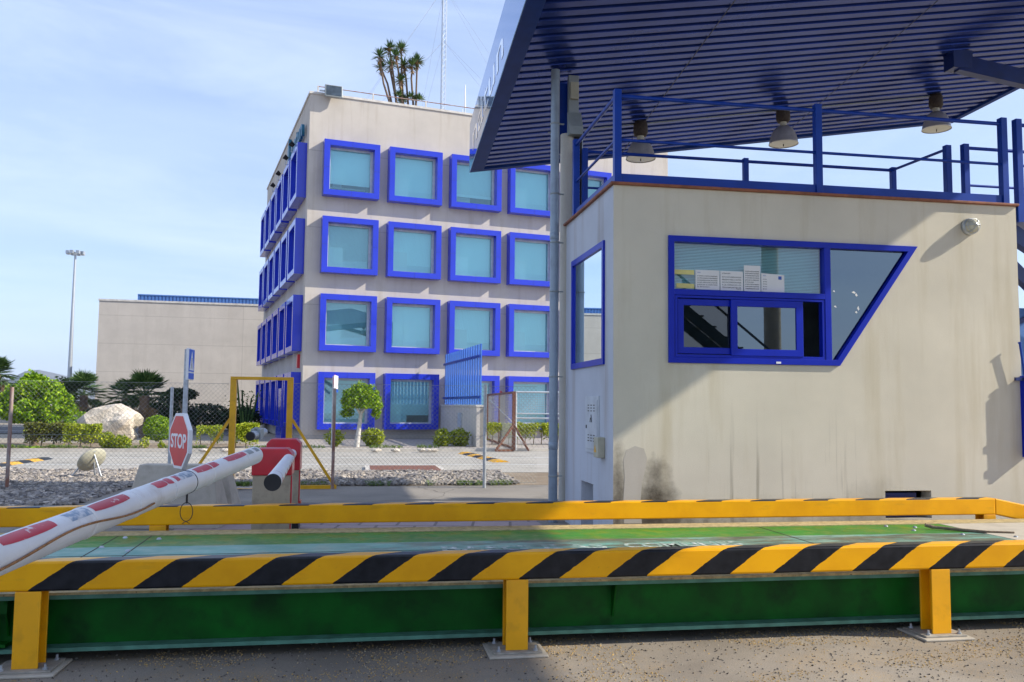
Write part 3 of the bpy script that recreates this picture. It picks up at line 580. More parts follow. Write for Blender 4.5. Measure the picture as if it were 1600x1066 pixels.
# wall lamp
wl = thing('bulkhead_lamp', 'round caged bulkhead lamp on the upper right of the kiosk wall', 'wall lamp', K(7.394, KV0, 3.88), KY)
q = MB(); q.lathe([(.0, .0), (.105, 0), (.105, .05), (.09, .06)]); q = q.build('housing', 'lightgrey', wl); q.rotation_euler = (R_(90), 0, 0)
q = MB(); q.lathe([(.088, .05), (.08, .1), (.055, .135), (0, .15)]); q = q.build('glass_dome', 'lens', wl); q.rotation_euler = (R_(90), 0, 0)
q = MB()
for k in range(3):
    t = k*math.pi/3; pts = [(math.cos(t)*.095*math.cos(a_), math.sin(t)*.095*math.cos(a_), .06+.1*math.sin(a_)) for a_ in [math.pi*i/10 for i in range(11)]]; q.path(pts, .005, 6)
q.lathe([(.085, .1), (.09, .1), (.09, .106), (.085, .106)]); q = q.build('wire_guard', 'lightgrey', wl); q.rotation_euler = (R_(90), 0, 0)
# meter cupboard and boxes on the side wall
mc = thing('meter_cupboard', 'flat grey metal meter cupboard door with vents on the shaded kiosk side', 'cupboard', K(KU0, KV0, 0), KY)
M['bgl'] = mat('grey_blue_enamel', (.5, .53, .56), .45)
MB().box(-.014, -.001, .57, 1.2, 1.03, 1.73).build('frame', 'bgl', mc); MB().box(-.022, -.0145, .62, 1.15, 1.08, 1.68).build('door', 'bgl', mc)
q = MB()
for zb in (1.17, 1.54):
    for i in range(3):
        for j in range(3): q.box(-.0235, -.0222, .72+j*.13, .79+j*.13, zb+i*.035, zb+i*.035+.012)
q.build('vent_slot', 'black', mc)
q = MB(); q.bar((-.024, .88, 1.5), (-.024, .85, 1.41), .004, .012, (1, 0, 0)); q.bar((-.024, .85, 1.41), (-.024, .93, 1.41), .004, .012, (1, 0, 0)); q.bar((-.024, .93, 1.41), (-.024, .9, 1.46), .004, .012, (1, 0, 0)); q.build('hazard_mark', 'black', mc); MB().box(-.03, -.022, 1.1, 1.12, 1.33, 1.37).build('lock', 'black', mc)
jb = thing('junction_box', 'small beige electrical box with a yellow warning triangle on the kiosk side', 'junction box', K(KU0, KV0, 0), KY)
M['cabl'] = mat('cream_plastic', (.42, .4, .3), .5); MB().box(-.09, -.001, .33, .52, 1.0, 1.24).build('casing', 'cabl', jb, .008)
MB().extr([(-.0915, .5, 1.06), (-.0915, .4, 1.06), (-.0915, .45, 1.15)], (.001, 0, 0)).build('warning_triangle', 'yellow', jb)
# ------------------------------------------------------------------ downpipe, column, conduit
dp = thing('downpipe', 'tall grey drain pipe standing in front of the white round column', 'drain pipe', K(2.62, 11.8), KY)
MB().tube((0, 0, 0), (0, 0, 6.42), .063, 20).build('pipe', 'pipe', dp)
for z in (.62, 2.0, 3.2, 3.9, 4.6, 5.62):
    q = MB(); q.lathe([(.064, z), (.07, z+.004), (.07, z+.02), (.064, z+.024)], n=20); q.box(.06, .13, -.015, .015, z+.004, z+.02); q.build('pipe_clamp', 'greybox', dp)
for z in (1.0, 3.95): MB().lathe([(.0635, z), (.067, z+.003), (.067, z+.1), (.0635, z+.103)], n=20).build('coupling', 'pipe', dp)
cl = thing('round_column', 'white rendered round column at the back left corner of the kiosk', 'column', K(2.86, 12.02), KY)
MB().tube((0, 0, 0), (0, 0, 5.55), .11, 28).build('shaft', 'colwhite', cl)
q = MB(); q.box(-.17, -.14, .02, .1, 5.3, 6.36); q.box(.05, .09, .02, .1, 5.3, 6.4); q.box(-.17, .09, .08, .1, 5.3, 6.36); q.build('steel_head', 'blue', cl)
cn = thing('cable_trunking', 'grey angled cable trunking running down beside the white round column', 'cable trunking', K(2.93, 11.93), KY)
MB().box(-.08, .07, 0, .09, 5.85, 6.42).build('upper_run', 'greybox', cn, .004)
MB().extr([(-.1, -.02, 5.86), (-.1, -.14, 5.62), (-.1, -.14, 5.5), (-.1, .02, 5.5), (-.1, .02, 5.86)], (.2, 0, 0)).build('elbow', 'greybox', cn, .004)
MB().box(-.065, .055, -.06, -.002, 6.05, 6.3).build('junction_box', 'cabl', cn, .006)
q = MB(); q.box(.0, .11, -.02, .01, 4.05, 5.5); q.build('perforated_tray', 'black', cn); q = MB()
for i in range(26): q.box(.07, .082, -.024, -.021, 4.15+i*.05, 4.17+i*.05)
q.box(.115, .125, -.03, .01, 4.05, 5.55); q.build('slot', 'lightgrey', cn)
# ------------------------------------------------------------------ canopy
def zc(u, v): return 6.42+.16*(u-2.6)-.113*(v-11.8)
UL, VF, VN = 1.83, 15.52, -3.0
def ur(v): return 11.8+.25*(15.5-v)
ca = thing('canopy', 'huge tilted dark blue corrugated canopy above the kiosk and weighbridge', 'canopy', (0, 0, 0), KY)
rb = MB(); prof = []; v = VN+.1; pit = .2
while v < VF-.12:
    prof += [(v, 0), (v+.08, 0), (v+.095, .02), (v+.155, .02), (v+.16, .07), (v+.19, .07)]; v += pit
prev = None; ul = UL+.24
vs = []
for (v, h) in prof: vs += [(ul, v, zc(ul, v)+.03+h), (ur(v)-.12, v, zc(ur(v)-.12, v)+.03+h)]
rb.add(vs, [(2*i, 2*i+1, 2*i+3, 2*i+2) for i in range(len(prof)-1)]); rb.build('ribbed_soffit', 'ribs', ca, fix=False)
def quadz(mb, pts, h, t): # slab following the roof plane
    lo_ = [(u, v, zc(u, v)+h) for u, v in pts]; mb.extr(lo_, (0, 0, t))
q = MB(); quadz(q, [(UL+.012, VN), (UL+.26, VN), (UL+.26, VF), (UL+.012, VF)], 0, .12); q.build('soffit_trim', 'fasciatrim', ca)
q = MB(); quadz(q, [(UL+.26, VF-.1), (ur(VF), VF-.1), (ur(VF), VF), (UL+.26, VF)], 0, .3); quadz(q, [(ur(VF)-.14, VF-.1), (ur(VF), VF-.1), (ur(VN), VN), (ur(VN)-.14, VN)], 0, .3); quadz(q, [(UL+.26, VN), (ur(VN)-.14, VN), (ur(VN)-.14, VN+.1), (UL+.26, VN+.1)], 0, .3); q.build('edge_trim', 'fasciatrim', ca)
q = MB(); q.extr([(UL, VN, zc(UL, VN)), (UL, VF, zc(UL, VF)), (UL, VF, zc(UL, VF)+.92), (UL, VN, zc(UL, VN)+.92)], (.012, 0, 0)); fa = q.build('fascia', 'fascia', ca)
q = MB(); quadz(q, [(UL+.02, VN), (ur(VN), VN), (ur(VF), VF), (UL+.02, VF)], .302, .06); q.build('roof_sheet', 'bluedark', ca)
text('natun', .7, 'faintwhite', fa, 'fascia_lettering', basis((0, -1, .113), (0, .113, 1), (UL-.003, 15.1, zc(UL, 15.1)+.2)), .002, 0, width=3.4)
for u0 in (4.7, 7.95):
    q = MB(); q.extr([(u0, VN+.2, zc(u0, VN+.2)+.029), (u0+.012, VN+.2, zc(u0+.012, VN+.2)+.029), (u0+.012, VF-.1, zc(u0+.012, VF-.1)+.029), (u0, VF-.1, zc(u0, VF-.1)+.029)], (0, 0, -.002)); q.build('sheet_overlap', 'black', ca)
q = MB(); q.tube((3.0, 14.06, zc(3.0, 14.06)+.015), (10.4, 14.06, zc(10.4, 14.06)+.015), .012, 8); q.build('conduit', 'greybox', ca)
q = MB(); q.bar((9.55, 12.4, 7.3), (13.4, 12.0, 6.55), .16, .26); q.build('beam', 'bluedark', ca)
q = MB(); q.box(13.2, 13.6, 11.8, 12.2, 0, 8.0); q.box(9.4, 9.75, 12.3, 12.55, 7.2, zc(9.6, 12.4)+.03); q.build('support', 'bluedark', ca)
# pendant lamps
def hb_lamp(x, y, lab):
    u0, v0, z0 = x, y, zc(x, y)+.03
    t = thing('high_bay_lamp', lab, 'hanging lamp', K(u0, v0, z0), KY, 'bell lamps hanging under the canopy')
    return t
t = hb_lamp(4.62, 14.0, 'aluminium bell lamp nearest the white column, partly behind the kiosk roof railing')
MB().lathe([(0, 0), (.1, 0), (.12, -.06), (.125, -.2), (.1, -.26), (0, -.26)], n=16).build('ballast_housing', 'rustbrown', t)
MB().lathe([(.06, -.26), (.06, -.33)], n=16).build('neck', 'lens', t)
sh = MB().lathe([(.06, -.33), (.1, -.34), (.16, -.39), (.205, -.47), (.235, -.57), (.25, -.64), (.258, -.66), (.248, -.66)], n=32).build('bell_shade', 'lampmetal', t); MB().lathe([(0, -.66), (.13, -.665), (.248, -.652)], n=32).build('lens', 'lens', sh); MB().tube((.0, 0, -.66), (0, 0, -.7), .008, 6).build('clip', 'black', sh)
dup(t, K(7.27, 14.0, zc(7.27, 14)+.03), label='aluminium bell lamp in the middle of the three, left of the tall railing post')
dup(t, K(10.34, 14.05, zc(10.34, 14.05)+.03), label='aluminium bell lamp at the right, near the corner of the canopy')
# column and stair behind the camera, seen in the kiosk window
bc = thing('concrete_column', 'grey round column behind the viewpoint, mirrored in the kiosk window', 'column', K(10.6, -2.2), KY); MB().tube((0, 0, 0), (0, 0, 7.6), .22, 24).build('shaft', 'concrete', bc)
bs_ = thing('steel_staircase', 'dark steel staircase behind the viewpoint, mirrored in the kiosk window', 'staircase', K(8.9, -1.8), KY)
q = MB()
for dy in (0, .9): q.bar((-2.4, dy, 4.9), (1.6, dy, 1.8), .08, .26)
q.build('stringer', 'steelgreen', bs_)
for i in range(12): q = MB(); x = -2.3+i*.33; q.box(x, x+.28, .03, .87, 4.85-i*.256, 4.89-i*.256); q.build('tread', 'steelgreen', bs_)
q = MB()
for x, z in ((-2.3, 4.9), (-.9, 3.8), (.3, 2.9), (1.5, 1.9)): q.box(x, x+.07, -.03, .04, z, z+1.1)
q.bar((-2.3, 0, 6.0), (1.6, 0, 2.95), .05, .05); q.box(-6.6, -2.3, -.02, .03, 5.9, 5.96); q.box(-6.6, -2.3, -.02, .03, 5.4, 5.44); q.box(-6.6, -2.3, -.1, .9, 4.75, 4.9)
for x in (-6.5, -5.6, -4.7, -3.4): q.box(x, x+.09, -.03, .05, 4.8, 6.0)
q.box(-3.3, -3.05, .2, .4, 0, 7.0); q.build('handrail', 'steelgreen', bs_)
# ------------------------------------------------------------------ office building
OC = (5.121, 37.446)
def O(x, y, z=0): return inv(OY, (OC[0]+x, OC[1]+y, z))
OH = 15.12; OWX, OWY = 18.05, 18.35; FW, FG, PRO = 2.45, 2.885, .42
ZB = [10.62, 7.24, 3.865, .51]
of = thing('office_building', 'four storey beige office block with protruding square blue window frames', 'building', O(0, 0), OY)
fh = [(.6+FG*i+.25, .6+FG*i+FW-.25, z+.25, z+FW-.25) for i in range(6) for z in ZB]
lh = [(.55+FG*i+.25, .55+FG*i+FW-.25, z+.25, z+FW-.25) for i in range(6) for z in ZB]
q = MB(); wall_holes(q, 0, OWX, -.2, OH, fh); q.build('front_wall', 'owall', of, fix=False)
t_ = MB(); wall_holes(t_, 0, OWY, -.2, OH, lh); q = MB(); q.add([(0, p[0], p[2]) for p in t_.v], t_.f); q.build('side_wall', 'owall', of, fix=False)
q = MB(); q.quad((OWX, 0, -.2), (OWX, OWY, -.2), (OWX, OWY, OH), (OWX, 0, OH)); q.quad((0, OWY, -.2), (OWX, OWY, -.2), (OWX, OWY, OH), (0, OWY, OH)); q.quad((0, 0, OH-.5), (OWX, 0, OH-.5), (OWX, OWY, OH-.5), (0, OWY, OH-.5)); q.build('rear_wall', 'owall', of, fix=False)
q = MB(); q.box(-.05, OWX+.05, -.05, .3, OH, OH+.1); q.box(-.05, .3, .3, OWY+.05, OH, OH+.1); q.box(OWX-.3, OWX+.05, .3, OWY+.05, OH, OH+.1)
M['cap'] = mat('pale_coping', (.6, .57, .52), .8, stain=(.35, .3, .25), samt=.5)
q.build('parapet_coping', 'cap', of)
q = MB()
for z in (0, 3.3, 6.7, 10.1, 13.45): q.box(.1, OWX-.1, .1, OWY-.1, z-.12, z+.1)
q.box(3.2, OWX-.2, 3.2, 3.35, 0, 13.4); q.build('interior_floor', 'interior', of)
def window_proto():
    w = MB(); w.ring(rect(0, FW, 0, FW), rect(.25, FW-.25, .25, FW-.25), -PRO, 0)
    w = w.build('window', 'bluefr', of, .008)
    f = MB(); f.ring(rect(.25, FW-.25, .25, FW-.25), rect(.33, FW-.36, .31, FW-.34), -.07, .03); f.build('inner_frame', 'lightgrey', w)
    s = MB(); s.quad((.3, 0, .28), (FW-.3, 0, .28), (FW-.3, 0, FW-.3), (.3, 0, FW-.3)); s.build('pane', 'winglass', w)
    k = MB()
    for i, x in enumerate((FW/2,)): k.box(x-.004, x+.004, -PRO-.003, -PRO-.001, 0, .25); k.box(x-.004, x+.004, -PRO-.003, -PRO-.001, FW-.25, FW)
    k.box(0, .25, -PRO-.003, -PRO-.001, FW/2-.004, FW/2+.004); k.box(FW-.25, FW, -PRO-.003, -PRO-.001, FW/2-.004, FW/2+.004); k.build('panel_joint', 'bluedark', w)
    return w
def blindmat(name, c):
    mt, n, b, l = nodes(name); oi = n.nodes.new('ShaderNodeObjectInfo'); co = objco(n)
    k = mixc(n, oi.outputs['Random'], tuple(x*.78 for x in c), c); k = mixc(n, mth(n, 'MULTIPLY', noisef(n, co, .5, 2, .5, .3, .7), .12), k, tuple(x*.6 for x in c))
    l(k, b.inputs['Base Color']); b.inputs['Roughness'].default_value = .8; return mt
M['blindA'] = blindmat('office_roller_blind', (.8, .9, .9)); M['panelB'] = blindmat('pale_inner_panel', (.9, .95, .95))  # second material: paler rectangle low behind some panes
_b = MB().quad((.26, .12, .26), (FW-.26, .12, .26), (FW-.26, .12, FW-.26), (.26, .12, FW-.26)); _b.box(.27, 1.0, .1, .105, .27, 1.2, 1); blind_me = _b.mesh('blind', ['blindA', 'panelB'])
_b = MB().quad((.26, .12, .75), (FW-.26, .12, .75), (FW-.26, .12, FW-.26), (.26, .12, FW-.26)); _b.box(.3, 1.2, .5, .52, .27, .7, 1); blind2_me = _b.mesh('blind', ['blindA', 'panelB'])
_b = MB().quad((.26, .12, .26), (FW-.26, .12, .26), (FW-.26, .12, FW-.26), (.26, .12, FW-.26)); _b.box(.9, 1.5, .1, .105, .27, 1.5, 1); blind3_me = _b.mesh('blind', ['blindA', 'panelB'])
half_me = MB().quad((.26, .12, .62), (FW-.26, .12, .62), (FW-.26, .12, FW-.26), (.26, .12, FW-.26)).mesh('blind', 'blind')
part_me = MB().quad((.26, .14, .26), (1.12, .14, .26), (1.12, .14, FW-.26), (.26, .14, FW-.26)).mesh('blind', 'blind')
wp = window_proto(); first = True
def place_win(loc, yaw, bm, dark=False):
    global first
    if first: w = wp; first = False
    else: w = dup(wp)
    w.location = loc; w.rotation_euler = (0, 0, yaw)
    if bm: b = bpy.data.objects.new('blind', bm); sc.collection.objects.link(b); b.parent = w
for i in range(6):
    for r, z in enumerate(ZB):
        bm = blind_me
        if (i, r) == (0, 0): bm = half_me
        if (i, r) == (1, 3): bm = part_me
        if (i, r) in ((2, 0), (1, 2), (4, 1)): bm = blind3_me
        if (i, r) in ((2, 0), (4, 2)): bm = blind2_me
        place_win((.6+FG*i, 0, z), 0, bm)
for i in range(6):
    for r, z in enumerate(ZB): place_win((0, .55+FG*i+FW, z), -math.pi/2, blind_me if (i+r) % 3 else None)
q = MB(); q.box(-.46, -.001, 3.1, 5.45, -.1, .5); q.box(-.44, -.001, 3.7, 4.9, .5, 2.3); q.build('entrance_door', 'bluefr', of)
MB().box(-.12, -.001, .95, 1.2, 3.15, 3.75).build('alarm_box', 'red', of); MB().tube((8.95, -.12, 2.15), (8.95, -.001, 2.15), .14, 16).build('alarm_bell', 'red', of)
# desk things seen through the top left window
q = MB(); q.box(.9, 2.6, .5, 1.1, 11.15, 11.2); q.box(1.15, 1.55, .55, .6, 11.2, 11.45); q.build('desk', 'blind', of)
M['lime'] = mat('lime_plastic', (.3, .7, .1), .5); MB().box(1.1, 1.7, .5, .7, 11.68, 11.76).build('lamp_shade', 'lime', of)
# roof things
ra = thing('roof_edge_rail', 'thin pale tube rail along the front roof edge of the office block', 'railing', O(0, 0, OH+.1), OY)
q = MB(); q.tube((.3, .1, .3), (17.8, .1, .3), .022, 8); q.build('tube', 'rustpost', ra)
for i in range(8): MB().box(.3+i*2.45, .36+i*2.45, .07, .13, 0, .33).build('bracket', 'cap', ra)
fl = thing('floodlight', 'dark square floodlight on the front top corner of the office block', 'floodlight', O(.95, -.35, OH-.05), OY)
q = MB(); q.extr([(-.38, -.08, -.1), (.38, -.08, -.1), (.38, .02, .45), (-.38, .02, .45)], (0, .16, 0)); q.build('housing', 'greybox', fl, .02); q = MB(); q.extr([(-.33, -.086, -.05), (.33, -.086, -.05), (.33, .006, .41), (-.33, .006, .41)], (0, .003, 0)); q.build('lens', 'flood', fl); MB().box(-.6, .0, .1, .2, .15, .2).box(-.03, .03, .1, .5, .13, .2).build('bracket', 'lightgrey', fl)
ls = thing('letter_sign', 'teal raised letters high on the shaded left side of the office block', 'sign', O(0, 0, 0), OY)
text('natun', 1.15, 'signteal', ls, 'lettering', basis((0, -1, 0), (0, 0, 1), (-.16, 4.6, 13.5)), .06, .02, width=3.7)
MB().extr([(-.2, 6.0, 13.25), (-.2, 5.7, 14.0), (-.2, 5.85, 14.75), (-.2, 6.3, 14.2)], (.15, 0, 0)).box(-.2, -.05, 5.5, 5.6, 13.1, 14.2).build('emblem', 'signteal', ls)
spm = None
for k, (v, lab) in enumerate(((2.2, 'small black spotlight under the teal letters, nearest the office corner'), (4.5, 'second small black spotlight from the office corner, above the side windows'), (7.6, 'third small black spotlight from the office corner, above the side windows'), (10.2, 'small black spotlight on the office side, farthest from the corner'))):
    if spm is None:
        spm = thing('spotlight', lab, 'spotlight', O(-.5, v, 13.05), OY, 'spotlights on the office side'); MB().tube((-.05, 0, .42), (.12, 0, .3), .13, 14, .09).build('head', 'black', spm); MB().tube((0, 0, 0), (.04, 0, .35), .02, 6).tube((0, 0, 0.02), (.5, 0, .02), .02, 6).build('arm', 'lightgrey', spm)
    else: dup(spm, O(-.5, v, 13.05), label=lab)
# mast
ms = thing('antenna_mast', 'tall lattice radio mast with guy wires on the office roof', 'mast', O(6.95, 3.2, OH-.4), OY)
q = MB(); a3 = [(.13*math.cos(t), .13*math.sin(t)) for t in (0, 2.094, 4.189)]; HM = 9.2
for (x, y) in a3: q.tube((x, y, 0), (x, y, HM), .016, 6)
n_ = 34
for i in range(n_):
    z = i*HM/n_; z2 = z+HM/n_
    for k in range(3): a, b = a3[k], a3[(k+1) % 3]; q.tube((*a, z), (*b, z2), .007, 4); 
q.build('lattice', 'galv', ms)
q = MB(); q.box(-.22, .25, -.2, -.02, .75, 1.2); q.build('equipment_box', 'blind', ms)
q = MB(); q.box(-.5, .1, -.04, .04, 7.45, 7.55); q.tube((-.45, 0, 7.4), (-.45, 0, 7.9), .05, 8); q.build('side_arm', 'greybox', ms)
q = MB()
for (gx, gy) in ((-4.6, -2.6), (4.2, -2.7), (0, 6), (-4.6, 3), (3.4, -2.4)):
    for z in (5.2, 8.0): q.tube((0, 0, z), (gx*(1 if z > 6 else .85), gy, .4), .0045, 4)
q.build('guy_wire', 'guy', ms)
wa = thing('whip_antenna', 'slim whip antenna on the office roof beside the canopy tip', 'antenna', O(8.2, 3.4, OH-.4), OY); MB().tube((0, 0, 0), (0, 0, 2.0), .03, 8).build('pole', 'galv', wa); MB().tube((0, 0, 2.0), (0, 0, 3.2), .05, 8, .02).tube((-.12, 0, 1.3), (-.12, 0, 1.9), .015, 6).build('whip', 'signwhite', wa)
# warehouse
WY = R_(13.5); wl0 = deep(151, 560, 62); wloc = Vector((wl0.x, wl0.y, 0))
wh_ = thing('warehouse', 'plain pale panel warehouse behind the palms left of the office block', 'building', wloc, WY)
WHH = CAMZ+(638-480)/F*62*1.0+.02
MB().box(0, 45, 0, 40, -.3, WHH).build('wall', 'wwall', wh_); MB().box(-.05, 45.05, -.05, .4, WHH+.001, WHH+.14).build('coping', 'cap', wh_)
q = MB()
for i in range(170): q.box(2.4+i*.25, 2.55+i*.25, 1.0, 1.06, WHH, WHH+.66)
q.box(2.4, 44, 1.06, 1.1, WHH, WHH+.62); q.box(2.4, 44, .96, 1.1, WHH+.62, WHH+.7); q.build('roof_cladding', 'bluegrey', wh_)
# low dark shelter at the far left
lb = deep(22, 660, 74); lw = thing('low_shelter', 'low dark roofed shelter at the far left edge', 'building', Vector((lb.x-18, lb.y, 0)), 0)
MB().box(0, 18, 0, 8, 2.1, 3.15).build('roof', 'dpurple', lw); MB().box(1, 17, 1, 7, 0, 2.1).build('wall', 'rock', lw)
# floodlight mast
lp = spot(105.5, 655); lm = thing('high_mast_light', 'very tall slim floodlight mast with a ring of lamps on the left', 'lamp post', lp)
HL = CAMZ+(638-404)/F*lp.y
MB().tube((0, 0, 0), (0, 0, HL), .34*lp.y/120, 12, .15*lp.y/120).build('pole', 'galv', lm); kk = lp.y/120
for i in range(8):
    t = i*math.pi/4; r = 1.0*kk; q = MB(); q.tube((0, 0, HL), (r*math.cos(t), r*math.sin(t), HL+.1), .05*kk, 5); q.box(r*math.cos(t)-.22*kk, r*math.cos(t)+.22*kk, r*math.sin(t)-.22*kk, r*math.sin(t)+.22*kk, HL-.25*kk, HL+.2*kk); q.build('lamp_head', 'galv', lm)
# ------------------------------------------------------------------ fence, gates
FV = 16.8
def ku(px, v=FV):
    d_ = fr(KY, ray(px, 700)); return d_.x*v/d_.y
def kz(px, py, v=FV):
    d_ = fr(KY, ray(px, py)); return CAMZ+d_.z*v/d_.y
def chain(mb, x0, x1, z0, z1, p=.085, r=.0018, dirx=(1, 0, 0), org=(0, 0, 0)):
    dx = Vector(dirx); og = Vector(org); h = z1-z0; up = Vector((0, 0, 1)); nr_ = dx.cross(up)
    n = int((x1-x0+h)/p)+1
    for k in range(n):
        for sgn in (1, -1):
            a = x0-h+k*p
            xa, za, xb, zb = a, z0, a+h, z1
            if sgn < 0: xa, za, xb, zb = a+h, z0, a, z1
            def clip(xa, za, xb, zb):
                out = []
                for (x, z, x2, z2) in ((xa, za, xb, zb), (xb, zb, xa, za)):
                    if x < x0: f = (x0-x)/(x2-x); z = z+(z2-z)*f; x = x0
                    if x > x1: f = (x1-x)/(x2-x); z = z+(z2-z)*f; x = x1
                    out.append((x, z))
                return out
            if max(xa, xb) <= x0 or min(xa, xb) >= x1: continue
            (xa, za), (xb, zb) = clip(xa, za, xb, zb)
            if abs(xa-xb) < .01: continue
            mb.tube(og+dx*xa+up*za+nr_*(.002*sgn), og+dx*xb+up*zb+nr_*(.002*sgn), r, 3, None, False)
    return mb
def fence(name, lab, pxs, ztop, mats, x0=None, x1=None):
    t = thing(name, lab, 'fence', K(0, FV), KY)
    us = [ku(p[0]) for p in pxs]; a = us[0] if x0 is None else x0; b = us[-1] if x1 is None else x1
    chain(MB(), a, b, .06, ztop).build('chain_link_mesh', 'wire', t, fix=False)
    q = MB()
    for z in (.1, 1.0, ztop): q.tube((a, 0, z), (b, 0, z), .003, 4)
    q.build('tension_wire', 'wire', t)
    for (px, py, w), u, mt in zip(pxs, us, mats):
        if mt: MB().tube((u, -.03, 0), (u, -.03, kz(px, py)), w, 12).build('post', mt, t)
    return t
fence('chain_link_fence', 'chain link fence on rusty posts left of the yellow gate frame', [(15, 605, .032), (266, 605, .03), (355, 600, .01)], 1.96, ['rustpost', 'galv', None], x0=-11.5)
fence('chain_link_fence', 'chain link fence between the yellow gate frame and the grey drain pipe', [(455, 609, .01), (521, 607, .03), (757, 601, .033)], 1.98, [None, 'rustpost', 'galv'], x1=3.4)
gt = thing('gate_frame', 'open yellow steel gate frame with diagonal struts in the chain link fence', 'gate', K(0, FV), KY)
gl, gr = ku(362), ku(451); zt_ = kz(400, 594); zs = kz(360, 655)
MB().box(gl-.055, gl+.055, -.06, .06, 0, zt_).build('post', 'yellow', gt, .004); MB().box(gr-.055, gr+.055, -.06, .06, 0, zt_).build('post', 'yellow', gt, .004); MB().box(gl-.055, gr+.055, -.06, .06, zt_+.001, zt_+.06).build('lintel', 'yellow', gt, .004)
MB().bar((gl-.05, 0, zs), (gl-.82, 0, .05), .05, .05, (0, 1, 0)).build('strut', 'yellow', gt); MB().bar((gr+.05, 0, zs), (gr+.86, 0, .05), .05, .05, (0, 1, 0)).build('strut', 'yellow', gt)
MB().box(gl-.85, gl-.06, -.03, .03, .0, .05).build('foot_bar', 'yellow', gt); MB().box(gr+.06, gr+.9, -.03, .03, .0, .07).build('foot_bar', 'yellow', gt); MB().box(gl+.06, gr-.06, -.03, .03, .0, .02).build('threshold', 'yellow', gt)
# rusty leaf and galvanised leaf beyond the road
A, B = deep(803, 650, 30), deep(762, 650, 38); A.z = B.z = 0
yaw = math.atan2((B-A).y, (B-A).x); Lg = (B-A).length
rg = thing('rusty_gate', 'rusty brown mesh gate leaf standing open beyond the road on a triangular foot', 'gate', A, yaw)
q = MB(); q.box(0, .13, -.05, .05, .05, 2.1); q.box(Lg-.08, Lg, -.04, .04, .05, 2.1); q.box(.13, Lg-.08, -.03, .03, 2.02, 2.1); q.box(.09, Lg-.08, -.03, .03, .1, .18); q.box(Lg*.5-.03, Lg*.5+.03, -.03, .03, .18, 2.02); q.build('frame', 'rust', rg)
MB().bar((.1, 0, 1.0), (Lg*.9, 0, 1.85), .03, .03).build('brace', 'galv', rg); chain(MB(), 13*.01, Lg-.08, .18, 2.02, .12, .004).build('mesh_infill', 'wire', rg, fix=False)
def wdir(v): # world vector into leaf frame
    return fr(yaw, v)
q = MB(); top = Vector((.04, 0, .95))
for e_ in ((-.62, -.2), (.52, -.05)): f_ = wdir(Vector((e_[0], e_[1], .05))); q.bar(top, f_, .07, .07)
f1 = wdir(Vector((-.62, -.2, .06))); q.bar(f1, (.04, 0, .06), .07, .07, (0, 0, 1)); q.build('foot', 'rust', rg)
C_ = deep(806, 650, 30.2); C_.z = 0
sg = thing('mesh_gate', 'pale galvanised mesh gate leaf beyond the road, partly behind the drain pipe', 'gate', C_, R_(3))
q = MB(); q.tube((0, 0, .05), (0, 0, 2.1), .04, 8); q.tube((0, 0, 2.08), (2.6, 0, 2.08), .035, 8); q.tube((0, 0, 1.33), (2.6, 0, 1.33), .025, 8); q.tube((0, 0, 1.17), (2.6, 0, 1.17), .03, 8); q.tube((2.6, 0, .05), (2.6, 0, 2.1), .035, 8); q.tube((0, 0, .62), (.42, 0, .1), .02, 6); q.build('frame', 'lightgrey', sg)
q = MB()
for i in range(32): q.tube((.04+i*.08, 0, 1.33), (.04+i*.08, 0, 2.07), .005, 4)
for i in range(10): q.tube((0, 0, 1.35+i*.078), (2.6, 0, 1.35+i*.078), .005, 4)
q.build('mesh_infill', 'lightgrey', sg); MB().box(-.1, -.03, -.05, .05, 1.72, 1.87).box(-.1, -.03, -.05, .05, .45, .6).build('hinge', 'orange', sg)
# block wall with slats beside the office
A, B = Vector((-1.12, 31.33, 0)), Vector((-3.05, 38.75, 0)); yaw = math.atan2((B-A).y, (B-A).x); Lg = (B-A).length-.1
bw = thing('block_wall', 'low concrete block wall with tall blue slats on top, meeting the office front', 'wall', A, yaw)
MB().box(0, Lg, -.14, .14, 0, 1.55).build('masonry', 'block', bw); MB().box(-.02, Lg, -.17, .17, 1.552, 1.62).build('coping', 'cap', bw)
for i in range(17): x = .06+i*(Lg-.2)/16.5; MB().box(x, x+.2, -.045, .0, 1.63, 3.85).build('slat', 'slat', bw)
MB().box(.0, Lg, .002, .05, 1.85, 1.95).build('cross_rail', 'blue', bw); MB().box(.0, Lg, .002, .05, 3.35, 3.45).build('cross_rail', 'blue', bw)
MB().box(2.6, 3.3, .142, .2, .75, 1.3).build('meter_box', 'lightgrey', bw)
# ------------------------------------------------------------------ road furniture
def bump(lab, a, b, w, n):
    a, b = spot(*a), spot(*b); d_ = (b-a); ln = d_.length; t = thing('speed_bump', lab, 'speed bump', a+Vector((0, 0, .011)), math.atan2(d_.y, d_.x))
    for i in range(n):
        x0, x1 = ln*i/n, ln*(i+1)/n-.01; q = MB(); q.add([(x0, 0, 0), (x0, w*.3, .05), (x0, w*.7, .05), (x0, w, 0), (x1, 0, 0), (x1, w*.3, .05), (x1, w*.7, .05), (x1, w, 0)], [(0, 1, 5, 4), (1, 2, 6, 5), (2, 3, 7, 6), (0, 3, 2, 1), (4, 5, 6, 7)]); q.build('segment', 'yellow' if i % 2 == 0 else 'black', t)
bump('yellow and black speed bump on the road at the left edge', (-60, 740), (84, 718), .45, 8)
bump('yellow and black speed bump on the road beside the rusty gate', (797, 723), (738, 709), .5, 7)
dg = [spot(570, 731), spot(686, 731), spot(699, 740), spot(571, 739)]
q = MB(); q.extr([p+Vector((0, 0, .012)) for p in dg], (0, 0, .05), 0)
